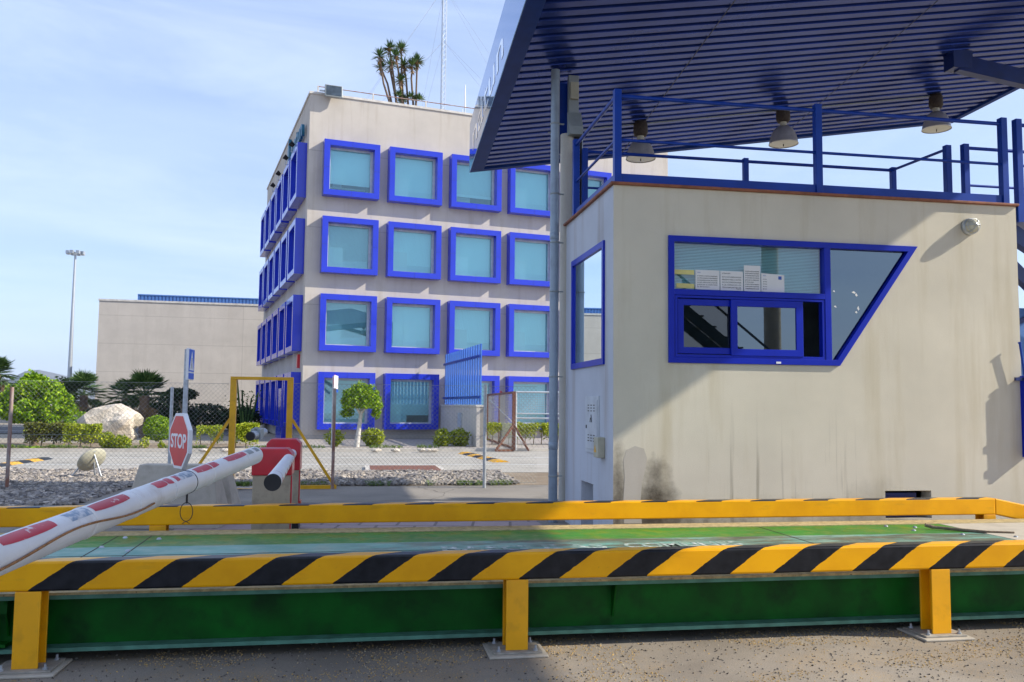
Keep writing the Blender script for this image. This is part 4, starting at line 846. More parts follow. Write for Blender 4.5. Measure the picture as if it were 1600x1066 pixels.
q.extr([dg[0].lerp(dg[2], .06)+Vector((0, 0, .0625)), dg[1].lerp(dg[3], .06)+Vector((0, 0, .0625)), dg[2].lerp(dg[0], .06)+Vector((0, 0, .0625)), dg[3].lerp(dg[1], .06)+Vector((0, 0, .0625))], (0, 0, .004), 1)
setp(q.build('drain_cover', ['kerb', 'rust']), 'long rusty drain cover at the road edge above the gravel', 'drain cover')
# concrete barriers
def barrier(lab, loc, yaw, w, h, d0=.55):
    t = thing('concrete_barrier', lab, 'barrier', loc, yaw); q = MB(); W = w/2
    q.add([(-W-.13, -d0/2, 0), (W+.13, -d0/2, 0), (W+.13, d0/2, 0), (-W-.13, d0/2, 0), (-W-.13, -d0/2, .18), (W+.13, -d0/2, .18), (W+.13, d0/2, .18), (-W-.13, d0/2, .18), (-W, -.13, h), (W, -.13, h), (W, .13, h), (-W, .13, h)],
          [(0, 3, 2, 1), (0, 1, 5, 4), (1, 2, 6, 5), (2, 3, 7, 6), (3, 0, 4, 7), (4, 5, 9, 8), (5, 6, 10, 9), (6, 7, 11, 10), (7, 4, 8, 11), (8, 9, 10, 11)]); q.build('body', 'concrete', t, .015); return t
p = deep(279, 760, 11.3); p.z = 0; barrier('tapered concrete barrier under the stop sign, behind the white boom', p, KY+R_(-6), .93, .8)
p = deep(338, 760, 11.9); p.z = 0; barrier('second narrower concrete barrier behind and right of the first', p, KY+R_(-4), .32, .74)
def facing(loc, deg): # yaw whose local -y faces the camera turned by deg (positive: turned to the right)
    v = Vector((-loc.x, -loc.y)); return math.atan2(v.y, v.x)+math.pi/2+R_(deg)
p = deep(279, 689, 10.6); st = thing('stop_sign', 'red octagonal STOP sign turned sideways on a concrete barrier', 'road sign', p, facing(p, -71)); 
R8 = .335/math.cos(math.pi/8); oc = [(R8*math.cos(math.pi/8+i*math.pi/4), R8*math.sin(math.pi/8+i*math.pi/4)) for i in range(8)]
MB().extr([(x, 0, z) for x, z in oc], (0, .05, 0)).build('rim', 'signwhite', st, .004); MB().extr([(x*.9, -.003, z*.9) for x, z in oc], (0, .0025, 0)).build('face', 'stopred', st)
text('STOP', .235, 'signwhite', st, 'lettering', basis((1, 0, 0), (0, 0, 1), (-.265, -.004, -.08)), .001, .006, width=.53)
q = MB(); q.box(-.03, .03, .05, .09, -.5, .2); q.bar((-.02, .07, -.42), (.2, .1, -.5), .03, .03); q.bar((0, .07, -.35), (-.16, .2, -.5), .03, .03); q.build('mounting_post', 'galv', st)
p = deep(290, 700, 13.2); cw = thing('crossing_sign', 'blue and white pedestrian crossing sign seen nearly edge on, on a grey post', 'road sign', Vector((p.x, p.y, 0)), facing(p, 78))
zc_ = lambda py: deep(290, py, 13.2).z
MB().box(-.035, .035, .0, .06, 0, zc_(546)).build('post', 'galv', cw); z0_, z1_ = zc_(594), zc_(545); MB().box(-.2, .2, -.04, -.001, z0_, z1_).build('panel', 'signwhite', cw, .006); MB().box(-.185, .185, -.043, -.0405, z0_+.015, z0_+.105).build('lower_band', 'signblue', cw)
MB().box(-.185, .185, -.043, -.0405, z0_+.13, z1_-.015).build('blue_field', 'signblue', cw); zm_ = z0_+.13; MB().extr([(-.15, -.0445, zm_+.02), (.15, -.0445, zm_+.02), (0, -.0445, z1_-.04)], (0, .0012, 0)).build('white_triangle', 'signwhite', cw)
q = MB(); zb_ = zm_+.04; q.bar((0, -.0455, zb_+.1), (0, -.0455, zb_+.17), .03, .001, (0, 1, 0)); q.bar((0, -.0455, zb_+.1), (.05, -.0455, zb_), .014, .001, (0, 1, 0)); q.bar((0, -.0455, zb_+.1), (-.05, -.0455, zb_), .014, .001, (0, 1, 0)); q.build('pedestrian', 'black', cw)
p = deep(519, 700, 29.8); ps = thing('side_road_sign', 'small white road sign seen edge on beside the little tree before the office', 'road sign', Vector((p.x, p.y, .1)), facing(p, 79))
zq = lambda py: deep(519, py, 29.8).z-.1
MB().tube((0, 0, 0), (0, 0, zq(588)), .05, 8).build('post', 'galv', ps); MB().box(-.32, .32, -.09, -.055, zq(608), zq(587)+.0).build('panel', 'signwhite', ps, .01); MB().box(-.3, .3, -.1, -.09, zq(613), zq(608.5)).build('sub_plate', 'signblue', ps); MB().tube((0, -.054, zq(597)), (0, -.02, zq(597)), .25, 20).build('disc_back', 'red', ps)
# fallen mirror on legs
p = deep(144, 719, 18.0); mr = thing('traffic_mirror', 'round convex mirror seen from behind on thin legs in the gravel', 'mirror', p)
q = MB(); q.lathe([(0, .09), (.12, .08), (.22, .05), (.29, 0), (.3, -.02), (.27, -.01), (.12, .06), (0, .07)], n=32); q = q.build('disc', 'cabl', mr); q.rotation_mode = 'QUATERNION'; q.rotation_quaternion = Vector((.68, -.42, -.6)).to_track_quat('Z', 'Y')
gzm = -p.z
for a_, b_ in (((.06, -.12, .17), (-.43, -.05, gzm)), ((.07, -.12, .17), (.03, .1, gzm)), ((.08, -.12, .17), (.3, -.15, gzm))): MB().tube(a_, b_, .017, 6).build('leg', 'galv', mr)
MB().tube((.04, -.05, .12), (.1, -.14, .2), .03, 8).build('bracket', 'greybox', mr)
# ------------------------------------------------------------------ barrier machines and booms
def cabinet(lab, u, v, w, d_, h, zr):
    t = thing('barrier_cabinet', lab, 'barrier machine', K(u, v), KY)
    MB().box(-w/2, w/2, 0, d_, .12, zr).build('body', 'cabinet', t, .006); MB().box(-w/2-.01, w/2+.01, -.01, d_+.01, 0, .12).build('plinth', 'black', t)
    q = MB(); c = .06; q.extr([(-w/2-.012, -.015, zr), (w/2+.012, -.015, zr), (w/2+.012, -.015, h-c), (w/2+.012-c, -.015, h), (-w/2-.012+c, -.015, h), (-w/2-.012, -.015, h-c)], (0, d_+.03, 0)); q.build('red_hood', 'red', t, .012)
    MB().box(w/2+.001, w/2+.014, .0, .02, .12, zr-.002).build('red_edge', 'red', t); MB().box(w/2+.002, w/2+.02, .1, .3, .28, .36).build('reflector', 'orange', t); MB().tube((w*.1, -.02, zr+.03), (w*.1, -.014, zr+.03), .012, 8).build('hood_screw', 'black', t); return t
def zv(py, v, px=430): return kz(px, py, v)
u1, v1 = ku(426, 9.9), 9.9
cabinet('red hooded beige barrier cabinet in front, behind the tip of the long white boom', u1, v1, .41, .3, zv(701, v1), zv(743, v1))
u2, v2 = ku(443, 11.3), 11.3
c2 = cabinet('taller red hooded barrier cabinet behind the first one, carrying the short boom', u2, v2, .4, .3, zv(686, v2), zv(735, v2))
def cylpatch(mb, r, s0, s1, a0, a1, n=10, taper=0, m=8):
    vs = []
    for j in range(m+1):
        s_ = s0+(s1-s0)*j/m; k = 1-taper*abs(2*j/m-1)**3
        for i in range(n+1): a = (a0+a1)/2+(a1-a0)/2*k*(2*i/n-1); vs.append((s_, r*math.sin(a), r*math.cos(a)))
    mb.add(vs, [(j*(n+1)+i, j*(n+1)+i+1, (j+1)*(n+1)+i+1, (j+1)*(n+1)+i) for j in range(m) for i in range(n)], 0, True)
def axis_thing(name, lab, cat, a, b):
    a, b = Vector(a), Vector(b); t = thing(name, lab, cat, a); x = (b-a).normalized(); y = Vector((0, 0, 1)).cross(x).normalized(); z = x.cross(y)
    t.rotation_euler = Matrix((x, y, z)).transposed().to_euler(); return t, (b-a).length, x, y, z
BT, BL = deep(398, 711.5, 6.2), deep(0, 868, 2.8); A0 = BT+(BL-BT)*1.75
bm_, LB, bx, by, bz = axis_thing('barrier_boom', 'long white barrier boom with red patches crossing the foreground from the left', 'barrier boom', BT, A0)
rB = .061
q = MB(); q.tube((.012, 0, 0), (LB, 0, 0), rB, 48); q.tube((-.004, 0, 0), (.012, 0, 0), rB-.012, 48, rB); tb = q.build('tube', 'pvc', bm_)
def sx(px):
    lo_, hi_ = 0, LB
    for _ in range(40):
        mid = (lo_+hi_)/2; c = proj(BT+(A0-BT).normalized()*mid)[0]
        if c > px: lo_ = mid
        else: hi_ = mid
    return lo_
# which way is the camera seen from the tube axis (angle about local x, 0 = up)
def camang(s_):
    c = BT+bx*s_; v = CP-c; return math.atan2(v.dot(by), v.dot(bz))
for (x0, x1, o0, o1, mt, nm) in ((375, 345, -.35, .45, 'redfilm', 'red_patch'), (331, 296, -.55, .35, 'redfilm', 'red_patch'), (269, 249, -.5, .15, 'redfilm', 'red_patch'), (248, 231, -.45, .2, 'redfilm', 'red_patch'), (187, 131, -.7, .1, 'redfilm', 'red_patch'), (70, -18, -.6, .1, 'redfilm', 'red_patch'), (128, 92, -.6, .35, 'bluefilm', 'grey_film'), (291, 268, -.5, .1, 'bluefilm', 'grey_film'), (386, 378, -.3, .3, 'greybox', 'grey_mark'), (395, 390, -.3, .3, 'greybox', 'grey_mark')):
    s0, s1 = sx(x0), sx(x1); ca_ = camang((s0+s1)/2); sg_ = 1 if ca_ > 0 else -1
    m_ = ca_-sg_*.72; q = MB(); cylpatch(q, rB+.0008, s0, s1, m_-.42 if mt != 'greybox' else m_-.3, m_+.42, taper=.25 if mt == 'redfilm' else 0); q.build(nm, mt, tb, fix=False)
for px, w_ in ((128, .012), (205, .05), (320, .01), (262, .045), (291, .004)):
    s0 = sx(px); q = MB(); q.tube((s0, 0, 0), (s0+w_, 0, 0), rB+.0025, 40, None, True); q.build('tape_wrap', 'pvc', tb) if w_ > .02 else q.build('cable_tie', 'white' if px != 291 else 'black', tb)
pts = []; s0, s1 = sx(218), LB
for i in range(60):
    s_ = s0+(s1-s0)*i/59; ca_ = camang(s_); sg_ = 1 if ca_ > 0 else -1; a_ = ca_+sg_*(.42+.26*math.sin((s_-s0)*5.2+.6)); rr = rB+.007; pts.append((s_, rr*math.sin(a_), rr*math.cos(a_)))
MB().path(pts, .0045, 8).build('brown_cord', 'cord', bm_)
s0 = sx(293); q = MB(); cdir = Vector((bx.z, by.z, bz.z))*-1; base = Vector((s0, 0, 0))+cdir*rB; q.tube(base, base+cdir*.055, .006, 8); sidev = Vector((bx.dot(CR), by.dot(CR), bz.dot(CR)))
lp_ = [base+cdir*(.05+.05*(1-math.cos(t)))+sidev*(.034*math.sin(t)) for t in [2*math.pi*i/24 for i in range(25)]]; q.path(lp_, .0022, 6); q.tube(lp_[12], lp_[12]+cdir*.012+sidev*.02, .002, 5); q.tube(lp_[12], lp_[12]+cdir*.012-sidev*.02, .002, 5); q.build('hanging_tie', 'black', bm_)
# short boom of the rear machine
a_, b_ = deep(426, 754, 6.3), deep(457, 708, 11.15)
b2, L2, x2, y2, z2 = axis_thing('barrier_boom', 'short white barrier boom with a black end cap pointing at the viewer', 'barrier boom', a_, b_)
MB().tube((.02, 0, 0), (L2, 0, 0), .06, 36, .056).build('tube', 'pvc', b2); MB().tube((-.012, 0, 0), (.0195, 0, 0), .0615, 36).build('end_cap', 'black', b2)
q = MB()
for i in range(8): s_ = .25+i*.55; ca_ = -math.pi/2 if (CR.dot(y2) < 0) else math.pi/2; cylpatch(q, .0612-.0004*i, s_, s_+.12, ca_-.35, ca_+.25)
q.build('red_dash', 'redfilm', b2, fix=False); MB().tube((L2-.1, 0, -.03), (L2-.1, 0, .12), .02, 8).tube((L2-.1, 0, .05), (L2+.02, .0, .0), .07, 14).build('clamp', 'lightgrey', b2)
a_ = deep(391, 682, 12.0); b_ = deep(412, 675, 12.8)
b3, L3, x3, y3, z3 = axis_thing('barrier_boom', 'black ended boom stub just left of the rear red hood', 'barrier boom', a_, b_)
MB().tube((0, 0, 0), (L3, 0, 0), .058, 24).build('tube', 'galv', b3); MB().tube((-.01, 0, 0), (.04, 0, 0), .062, 24).build('end_cap', 'black', b3); MB().box(.3, .4, -.02, .02, .0, .1).box(.3, .5, -.07, .07, -.07, .075).build('clamp', 'greybox', b3)
# ------------------------------------------------------------------ vegetation
def leaves(mb, pts, size, n_flat=.4):
    for p in pts:
        d_ = Vector((rnd.gauss(0, 1), rnd.gauss(0, 1), rnd.gauss(0, 1)+.3)).normalized(); e = d_.orthogonal().normalized(); e.rotate(Matrix.Rotation(rnd.uniform(0, 6.28), 3, d_)); g = d_.cross(e)
        s_ = size*rnd.uniform(.65, 1.3); w = s_*.5; p = Vector(p)
        mb.add([p-e*s_, p+g*w+d_*s_*.12, p+e*s_, p-g*w+d_*s_*.12], [(0, 1, 2, 3)])
def blobpts(c, r, n, rough=.16, flat_bottom=None, shell=.55, seed=0):
    out = []; c = Vector(c)
    while len(out) < n:
        d_ = Vector((rnd.gauss(0, 1), rnd.gauss(0, 1), rnd.gauss(0, 1))).normalized()
        k = 1+rough*2.2*mnoise.noise(d_*2.1+Vector((seed, seed*.7, 3)))+rough*mnoise.noise(d_*5.5+Vector((seed, 5, 1)))
        t = (shell+(1-shell)*rnd.random()**.5) if rnd.random() < .85 else rnd.random()
        p = Vector((d_.x*r[0], d_.y*r[1], d_.z*r[2]))*k*t
        if flat_bottom is not None and p.z < -r[2]*flat_bottom: continue
        if mnoise.noise(p*2.6/max(r)+Vector((seed, 2, 9))) < -.33 and t > .6: continue
        out.append(c+p)
    return out
def stems(t, segs, mt='trunk'):
    q = MB()
    for s_ in segs: q.path([Vector(p) for p, _ in s_], [r for _, r in s_], 8)
    q.build('trunk', mt, t)
# clipped ball tree
p = deep(54, 700, 29.5); p.z = .09; t = thing('ball_tree', 'large round clipped bright green tree at the left edge', 'tree', p)
stems(t, [[((0, 0, 0), .13), ((.05, 0, .7), .11), ((-.1, .1, 1.2), .08)], [((.05, 0, .7), .08), ((.4, 0, 1.3), .05)], [((.05, 0, .7), .07), ((-.4, .1, 1.4), .04)]])
q = MB(); leaves(q, blobpts((.0, 0, 1.42), (1.14, 1.1, .92), 9500, .15, .72, .75, 3)+blobpts((-.05, -.1, 2.25), (.4, .4, .2), 500, .2, None, .5, 9), .07); q.build('crown', 'leafA', t, fix=False)
def bush(name, lab, cat, px, py, Y, r, n, mt='leafB', size=.045, stemn=3, zc0=None, group=None, rough=.16, shell=.55, base=.09):
    p = deep(px, py, Y); z = p.z; p.z = base; t = thing(name, lab, cat, p, 0, group)
    q = MB(); leaves(q, blobpts((0, 0, z-base), r, n, rough, None, shell, px*.1), size); q.build('crown', mt, t, fix=False)
    q = MB()
    for i in range(stemn): a = rnd.uniform(0, 6.28); x = rnd.uniform(-.5, .5)*r[0]; q.tube((x, 0, 0), (x+rnd.uniform(-.1, .1), rnd.uniform(-.1, .1), z-base), .02, 6, .01)
    q.build('stem', 'trunk', t); return t
def hedge(lab, px0, px1, ytop, ybot, Y, mt, n, size=.045, gaps=0, zb=.22):
    a, b = deep(px0, 690, Y), deep(px1, 690, Y+(px1-px0)/F*Y*.3); a.z = b.z = .09; d_ = b-a; ln = d_.length; h = CAMZ+(640-ytop)/F*Y-.09
    t = thing('hedge', lab, 'hedge', a, math.atan2(d_.y, d_.x)); pts = []
    while len(pts) < n:
        x = rnd.uniform(0, ln); y = rnd.uniform(-.32, .32); z = zb*rnd.uniform(.4, 1.6)+rnd.random()**.7*(h-zb); top = h*(1+.12*mnoise.noise(Vector((x*2.2, px0, 0)))); wv = .3*(1+.3*mnoise.noise(Vector((x*2, z*2, px0))))
        if z > top or abs(y) > wv or (max(abs(y)/wv, z/top) < .7 and rnd.random() < .6): continue
        if gaps and mnoise.noise(Vector((x*2.6, z*1.5, px0*.3))) < -.25+gaps-(z/h)*.3: continue
        pts.append((x, y, z))
    q = MB(); leaves(q, pts, size); q.build('foliage', mt, t, fix=False); q = MB()
    for i in range(int(ln*3)): x = (i+.5)/3; q.tube((x, 0, 0), (x+rnd.uniform(-.08, .08), 0, h*.7), .02, 6, .01)
    q.build('stem', 'trunk', t)
M['leafR'] = leafmat('reddish_hedge_leaves', (.07, .05, .015), (.12, .13, .02), (.25, .3, .04))
hedge('reddish green end of the clipped hedge below the ball tree', 38, 98, 673, 705, 28.4, 'leafR', 4000)
hedge('yellow green clipped hedge in front of the pale rock', 99, 158, 675, 705, 28.6, 'leafB', 3800)
bush('shrub', 'upright green shrub at the right end of the clipped hedge', 'shrub', 168, 690, 28.5, (.24, .24, .32), 1300)
bush('shrub', 'green shrub below the right edge of the pale rock', 'shrub', 190, 693, 28.4, (.3, .26, .26), 1400, group=None)
bush('shrub', 'thin sparse twiggy shrub right of the pale rock', 'shrub', 226, 693, 28.6, (.16, .14, .2), 160)
bush('shrub', 'tiny sparse shrub left of the stop sign', 'shrub', 252, 696, 28.6, (.1, .1, .14), 120)
bush('shrub', 'low dark green ground shrub below the reddish hedge end', 'shrub', 45, 702, 28.1, (.55, .25, .1), 700, 'leafA')
bush('round_bush', 'round clipped green bush between the ball tree and the pale rock', 'bush', 128, 662, 36, (.78, .6, .48), 3800, 'leafA', .045, rough=.05, shell=.8)
bush('round_bush', 'round clipped bright green bush just left of the stop sign', 'bush', 247, 669, 33, (.56, .5, .48), 3800, 'leafA', .04, rough=.05, shell=.8)
hedge('sparse yellowish hedge seen between the stop sign and the gate frame', 306, 348, 676, 705, 28.9, 'leafB', 900, gaps=.25)
hedge('dense square clipped hedge inside the yellow gate frame', 360, 404, 671, 705, 29.0, 'leafB', 3600)
bush('shrub', 'sparse yellow green shrub beside the edge-on road sign', 'shrub', 523, 684, 30.6, (.32, .25, .3), 800, size=.05)
bush('shrub', 'squat yellow green shrub under the whitewashed little tree', 'shrub', 583, 684, 31.2, (.4, .32, .32), 1900, size=.05)
bush('shrub', 'wide yellow green shrub before the concrete block wall', 'shrub', 692, 685, 31.6, (.38, .3, .33), 1700, size=.05)
bush('shrub', 'dense yellow green shrub touching the concrete block wall', 'shrub', 716, 684, 31.8, (.42, .3, .33), 1900, size=.05)
hedge('leggy clipped hedge behind the rusty and galvanised gates', 762, 900, 667, 703, 33.2, 'leafB', 6500, gaps=.05, zb=.4)
p = deep(557, 700, 30.4); p.z = .1; t = thing('ornamental_tree', 'small tree with a whitewashed trunk and dome crown before the office', 'tree', p)
stems(t, [[((0, 0, 0), .1), ((.08, 0, .7), .075), ((.14, 0, 1.25), .06)], [((.12, 0, 1.15), .05), ((.4, .1, 1.6), .03), ((.6, .1, 1.8), .02)], [((.12, 0, 1.15), .05), ((-.15, -.1, 1.6), .03)], [((.12, 0, 1.2), .05), ((.15, .2, 1.8), .03)]], 'whitetrunk')
q = MB(); leaves(q, blobpts((.13, 0, 1.55), (.72, .66, .68), 5200, .12, .28, .6, 21)+blobpts((.66, 0, 1.2), (.17, .17, .2), 300, .2, None, .4, 4)+blobpts((-.35, 0, 1.2), (.25, .2, .16), 320, .2, None, .4, 5), .055); q.build('crown', 'leafA', t, fix=False)
# palms
def fan(mb, c, ang, el, ln, nseg=14, spread=1.15, w=.03):
    c = Vector(c); d_ = Vector((math.cos(ang)*math.cos(el), math.sin(ang)*math.cos(el), math.sin(el))); s_ = Vector((-math.sin(ang), math.cos(ang), 0)); u_ = s_.cross(d_)
    hub = c+d_*ln*.5; mb.tube(c, hub, .015, 4, .01, False)
    for i in range(nseg):
        a = (i/(nseg-1)-.5)*2*spread; dd = (d_*math.cos(a)+s_*math.sin(a)+u_*(.12*math.cos(a*2))).normalized(); tip = hub+dd*ln*.55+Vector((0, 0, -.12*ln*abs(rnd.random()))); n_ = dd.cross(u_).normalized()
        mb.add([hub, hub+dd*ln*.25+n_*w, tip, hub+dd*ln*.25-n_*w], [(0, 1, 2, 3)])
def fanpalm(lab, px, pyc, Y, R0, nf, trunk, dead=10, base=0):
    p = deep(px, pyc, Y); h = p.z-base; p.z = base; t = thing('fan_palm', lab, 'palm', p)
    q = MB()
    for i in range(nf): fan(q, (0, 0, h), rnd.uniform(0, 6.28), rnd.uniform(-.5, 1.45), R0*rnd.uniform(.8, 1.05), 18, 1.25, .045)
    q.build('fronds', 'leafP', t, fix=False)
    q = MB()
    for i in range(dead): fan(q, (0, 0, h-.1*R0), rnd.uniform(0, 6.28), rnd.uniform(-1.4, -.8), R0*.75, 10)
    if dead: q.build('dead_fronds', 'deadleaf', t, fix=False)
    q = MB(); n_ = 8
    for i in range(n_): q.tube((0, 0, h*i/n_), (0, 0, h*(i+1)/n_), trunk*(1.15 if i % 2 else .95), 12, trunk)
    q.build('trunk', 'palmtrunk', t); return t
fanpalm('large dark fan palm behind the pale rock, left of the stop sign', 226, 618, 39, 1.3, 46, .2)
fanpalm('smaller fan palm leaning into the large one, before the warehouse corner', 196, 622, 41, 1.1, 26, .16, 6)
fanpalm('hazy fan palm cluster at the left foot of the warehouse', 131, 618, 58, 1.8, 46, .25, 8)
fanpalm('fan palm cut by the left edge of the picture against the hills', -4, 585, 62, 1.6, 40, .2, 8)
p = deep(100, 606, 60); bush('conifer', 'small dark shrub peeking over the ball tree', 'tree', 98, 614, 58, (.9, .8, 1.0), 1500, 'leafD', .12, base=0)
p = deep(280, 690, 45); p.z = 0; t = thing('umbrella_tree', 'dark flat topped small tree behind the stop sign', 'tree', p); hh = deep(280, 616, 45).z
stems(t, [[((0, 0, 0), .1), ((.1, 0, hh*.6), .07), ((-.2, 0, hh), .04)], [((.1, 0, hh*.6), .05), ((.5, 0, hh), .03)]]); q = MB(); leaves(q, blobpts((0, 0, hh), (.85, .7, .32), 3200, .12, None, .5, 6), .07); q.build('crown', 'leafD', t, fix=False)
for px, pyc, Y, r, n_, lab in ((262, 648, 47, (1.5, 1.0, .95), 4200, 'dark green shrub mass below the flat topped tree'), (322, 652, 50, (1.6, 1.0, .75), 3600, 'dark shrub before the warehouse, left of the gate frame'), (375, 654, 50, (1.4, 1.0, .7), 3200, 'dark shrub before the warehouse, seen through the gate frame'), (160, 655, 52, (1.2, 1, .9), 2200, 'dark shrub behind the pale rock at the warehouse corner')):
    bush('dark_shrub', lab, 'shrub', px, pyc, Y, r, n_, 'leafD', .085, base=0)
p = deep(384, 668, 48); p.z = 0; t = thing('tall_succulent', 'spindly green succulent with upright arms beside the office side wall', 'plant', p); q = MB()
for k, (dx, hz) in enumerate(((-.5, 2.9), (-.25, 2.3), (.2, 1.9), (.5, 2.2), (0, 1.6))): q.path([(dx*.3, 0, 0), (dx*.8, 0, hz*.5), (dx*1.2, .1, hz)], [.07, .06, .04], 6)
q.build('stems', 'leafP', t)
q = MB(); leaves(q, [(rnd.gauss(0, .5), rnd.gauss(0, .2), rnd.uniform(.8, 2.3)) for _ in range(160)], .09); q.build('leaves', 'leafP', t, fix=False)
# rock
p = deep(174, 668, 32.5); p.z = 0; rk = MB(); bmk = bmesh.new(); bmesh.ops.create_icosphere(bmk, subdivisions=3, radius=1)
for v in bmk.verts:
    c = v.co.copy(); n_ = mnoise.noise(c*1.3+Vector((4, 1, 2)))*.35+mnoise.noise(c*3.1)*.12
    cx = max(-.8, min(.82, c.x*1.15)); k = 1+n_; v.co = Vector((cx*1.12*k+.12*c.z, c.y*.9*k, c.z*.8*k+.05*c.x))
    for nx, nz_, d_ in ((-.62, .78, .8), (.5, .86, .86), (.95, .25, 1.0), (-.2, .98, .8), (.8, -.5, .95)):
        e_ = v.co.x*nx+v.co.z*nz_-d_*.95
        if e_ > 0: v.co.x -= nx*e_*.85; v.co.z -= nz_*e_*.85
me = bpy.data.meshes.new('boulder'); bmk.to_mesh(me); bmk.free(); me.materials.append(M['rock']); o = bpy.data.objects.new('boulder', me); sc.collection.objects.link(o); o.location = p+Vector((0, 0, .72)); setp(o, 'big pale limestone boulder behind the clipped hedge', 'boulder')
# yucca on the roof
p = O(4.55, .7, OH-.45); t = thing('roof_yucca', 'tall multi stemmed yucca growing on the office roof', 'plant', p, OY)
def rosette(mb, c, r, n=34, mz=-.5):
    c = Vector(c)
    for i in range(n):
        a = rnd.uniform(0, 6.28); el = rnd.uniform(mz, 1.4); d_ = Vector((math.cos(a)*math.cos(el), math.sin(a)*math.cos(el), math.sin(el))); s_ = Vector((-math.sin(a), math.cos(a), 0)); mb.add([c-s_*.02, c+d_*r*.4+s_*.035, c+d_*r*rnd.uniform(.8, 1.1), c+d_*r*.4-s_*.035], [(0, 1, 2, 3)])
def hw(px, py): # roof-local x,z of a picture point in the yucca's plane
    d_ = fr(OY, ray(px, py)); k = (OC[1]+.7)/d_.y; return (d_.x*k-OC[0]-4.55, CAMZ+d_.z*k-(OH-.45))
q = MB(); g = MB(); dl = MB()
for pts in (((617, 158), (598, 132), (591, 92)), ((617, 158), (606, 130), (596, 104)), ((622, 160), (614, 120), (607, 78)), ((625, 160), (612, 112), (613, 98)), ((632, 160), (629, 120), (629, 73)), ((632, 160), (620, 112), (614, 94)), ((640, 160), (634, 125), (630, 104)), ((648, 160), (641, 125), (641, 108)), ((650, 160), (649, 140), (649, 100)), ((633, 160), (625, 140), (625, 128))):
    P_ = [hw(*a) for a in pts]; y_ = rnd.uniform(-.5, .5); P3 = [Vector((P_[0][0], 0, .1)), Vector((P_[1][0], y_*.5, P_[1][1])), Vector((P_[2][0], y_, P_[2][1]))]
    q.path(P3, [.06, .045, .04], 7); rosette(g, P3[2], .46, 70); rosette(dl, P3[2]-Vector((0, 0, .2)), .3, 22, -1.5)
for (px, py) in ((622, 152), (633, 156), (640, 154), (650, 157), (655, 158), (628, 158)): a = hw(px, py); rosette(g, (a[0], rnd.uniform(-.3, .3), a[1]), .36, 46, -.1)
q.build('stem', 'palmtrunk', t); g.build('leaf_rosettes', 'leafY', t, fix=False); dl.build('dead_leaves', 'deadleaf', t, fix=False)
# ------------------------------------------------------------------ gravel, grit, weeds (uncountable)
def stones(name, fn, n, smin, smax, mt, z0=0, flat=.6):
    q = MB(); k = 0
    cube = [(-1, -1, -1), (1, -1, -1), (1, 1, -1), (-1, 1, -1), (-.8, -.8, 1), (.8, -.8, 1), (.8, .8, 1), (-.8, .8, 1)]; fs = [(4, 5, 6, 7), (0, 1, 5, 4), (1, 2, 6, 5), (2, 3, 7, 6), (3, 0, 4, 7)]
    while k < n:
        p = fn()
        if p is None: continue
        s_ = rnd.uniform(smin, smax)/2; a = rnd.uniform(0, 6.28); ca_, sa_ = math.cos(a), math.sin(a); vs = []; tx, ty = rnd.uniform(-.4, .4), rnd.uniform(-.4, .4); el = rnd.uniform(.7, 1.3)
        for c in cube:
            x, y, z = (c[i]*s_*rnd.uniform(.65, 1.1) for i in range(3)); x *= el; y /= el; z *= flat; z += x*tx+y*ty; vs.append((p[0]+x*ca_-y*sa_, p[1]+x*sa_+y*ca_, z0+s_*flat*.7+z+(p[2] if len(p) > 2 else 0)))
        q.add(vs, fs); k += 1
    return setp(q.build(name, mt, fix=False), kind='stuff')
def roadnear(x):
    for a, b in zip(nearl, nearl[1:]):
        if a.x <= x <= b.x: return a.y+(b.y-a.y)*(x-a.x)/(b.x-a.x)
    return 20
def gfn():
    u, v = rnd.uniform(-12, 3.2), rnd.uniform(17.35, 21.3); p = K(u, v)
    if p.y > roadnear(p.x)-.05: return None
    return (p.x, p.y, .01+.05*abs(mnoise.noise(Vector((p.x, p.y, 0)))))
stones('gravel', gfn, 15500, .045, .11, 'stone')
def gfn2():
    u, v = rnd.uniform(-10.5, -4.35), rnd.uniform(12.2, 17.4)
    if u > -5.6 and v < 12.9+(u+5.6)*1.2: return None
    p = K(u, v); return (p.x, p.y, .04*abs(mnoise.noise(Vector((p.x, p.y, 0)))))
stones('gravel', gfn2, 11500, .045, .1, 'stone')
def wfn(n, fn, size, name):
    q = MB(); 
    for _ in range(n):
        p = Vector(fn()); h = size*rnd.uniform(.4, 1.2)
        for k in range(6): a = rnd.uniform(0, 6.28); d_ = Vector((math.cos(a), math.sin(a), 0)); q.add([p, p+d_*h*.25+Vector((-d_.y, d_.x, 0))*h*.12+Vector((0, 0, h*.5)), p+d_*h*.6+Vector((0, 0, h))], [(0, 1, 2)])
    setp(q.build(name, 'grassm', fix=False), kind='stuff')
def w1():
    while 1:
        u = rnd.uniform(-4, 3); 
        if mnoise.noise(Vector((u*1.6, 3, 0))) > .05: break
    p = K(u, 17.35+rnd.gauss(0, .07)); return p
wfn(520, w1, .1, 'weeds')
def w2():
    while 1:
        t_ = rnd.uniform(.3, 2.7); i = int(t_)+0; a, b = far[i], far[i+1]; p = a.lerp(b, t_-i)+Vector((-.1, .35+abs(rnd.gauss(0, .2)), .1))
        if mnoise.noise(Vector((p.x*.8, 7, 0))) > 0: return p
wfn(650, w2, .12, 'weeds')
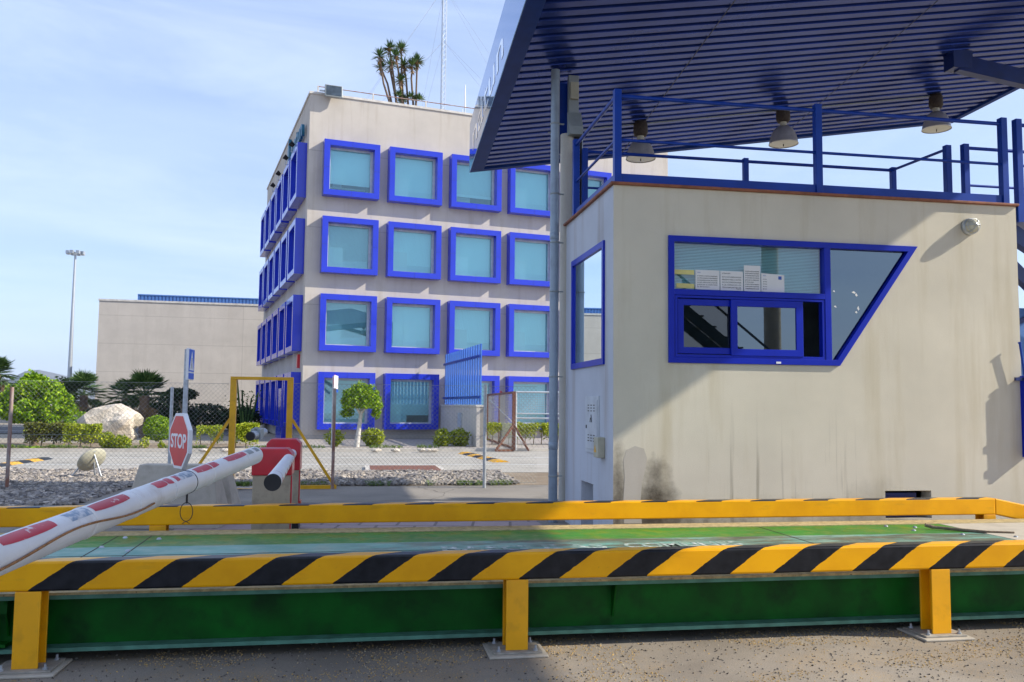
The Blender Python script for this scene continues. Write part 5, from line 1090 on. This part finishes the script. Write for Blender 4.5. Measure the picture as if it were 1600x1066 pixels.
def gr_():
    v = rnd.uniform(4.6, 5.95)
    u = rnd.uniform(-2.4, 5.2)
    if mnoise.noise(Vector((u*1.1, v*1.8, 4))) < .0 and rnd.random() < .9: return None
    p = K(u, v); return (p.x, p.y)
stones('ochre_grit', gr_, 7500, .004, .009, 'grit', .001)
M['dgrit'] = islandmat('dark_grit', [(.04, .035, .03), (.12, .1, .08), (.3, .27, .22)])
def gr2():
    p = K(rnd.uniform(-2.6, 5.4), rnd.uniform(4.5, 6.6)); return (p.x, p.y)
stones('dark_grit', gr2, 3500, .004, .012, 'dgrit', .001)
# white stones along the kerb
wsn = MB()
for px in (268, 318, 352, 588, 618, 660, 668, 677):
    p = spot(px, 703.5, .1)
    bmk = bmesh.new(); bmesh.ops.create_icosphere(bmk, subdivisions=2, radius=.5); me = bpy.data.meshes.new('kerb_stone_lump')
    for v in bmk.verts: v.co = v.co*(1+.35*mnoise.noise(v.co*2+Vector((px, 0, 0)))); v.co.z *= .4
    bmk.to_mesh(me); bmk.free(); me.materials.append(M['rock']); o = bpy.data.objects.new('white_stone', me); sc.collection.objects.link(o); o.location = p; o.scale = (.34, .3, .3)
    setp(o, {268: 'pale flat stone on the kerb strip below the stop sign', 318: 'pale flat stone before the sparse hedge', 352: 'pale flat stone just left of the yellow gate post', 588: 'pale flat stone under the squat shrub by the little tree', 618: 'pale flat stone right of the squat shrub', 660: 'pale flat stone in the middle of the kerb strip before the wide shrub', 668: 'pale flat stone just left of the wide shrub', 677: 'pale flat stone touching the wide shrub'}[px], 'stone', 'pale stones along the kerb')
# ------------------------------------------------------------------ air
hz = MB(); hz.box(-8500, 8500, -70, 8900, -3, 420); ho_ = hz.build('haze', 'rock'); ho_.data.materials.clear()
mt = bpy.data.materials.new('haze'); mt.use_nodes = True; n = mt.node_tree; n.nodes.clear(); o_ = n.nodes.new('ShaderNodeOutputMaterial'); pv = n.nodes.new('ShaderNodeVolumePrincipled'); pv.inputs['Color'].default_value = (.62, .78, 1, 1); pv.inputs['Density'].default_value = .000042; pv.inputs['Anisotropy'].default_value = .2; n.links.new(pv.outputs[0], o_.inputs['Volume']); ho_.data.materials.append(mt); setp(ho_, kind='stuff')
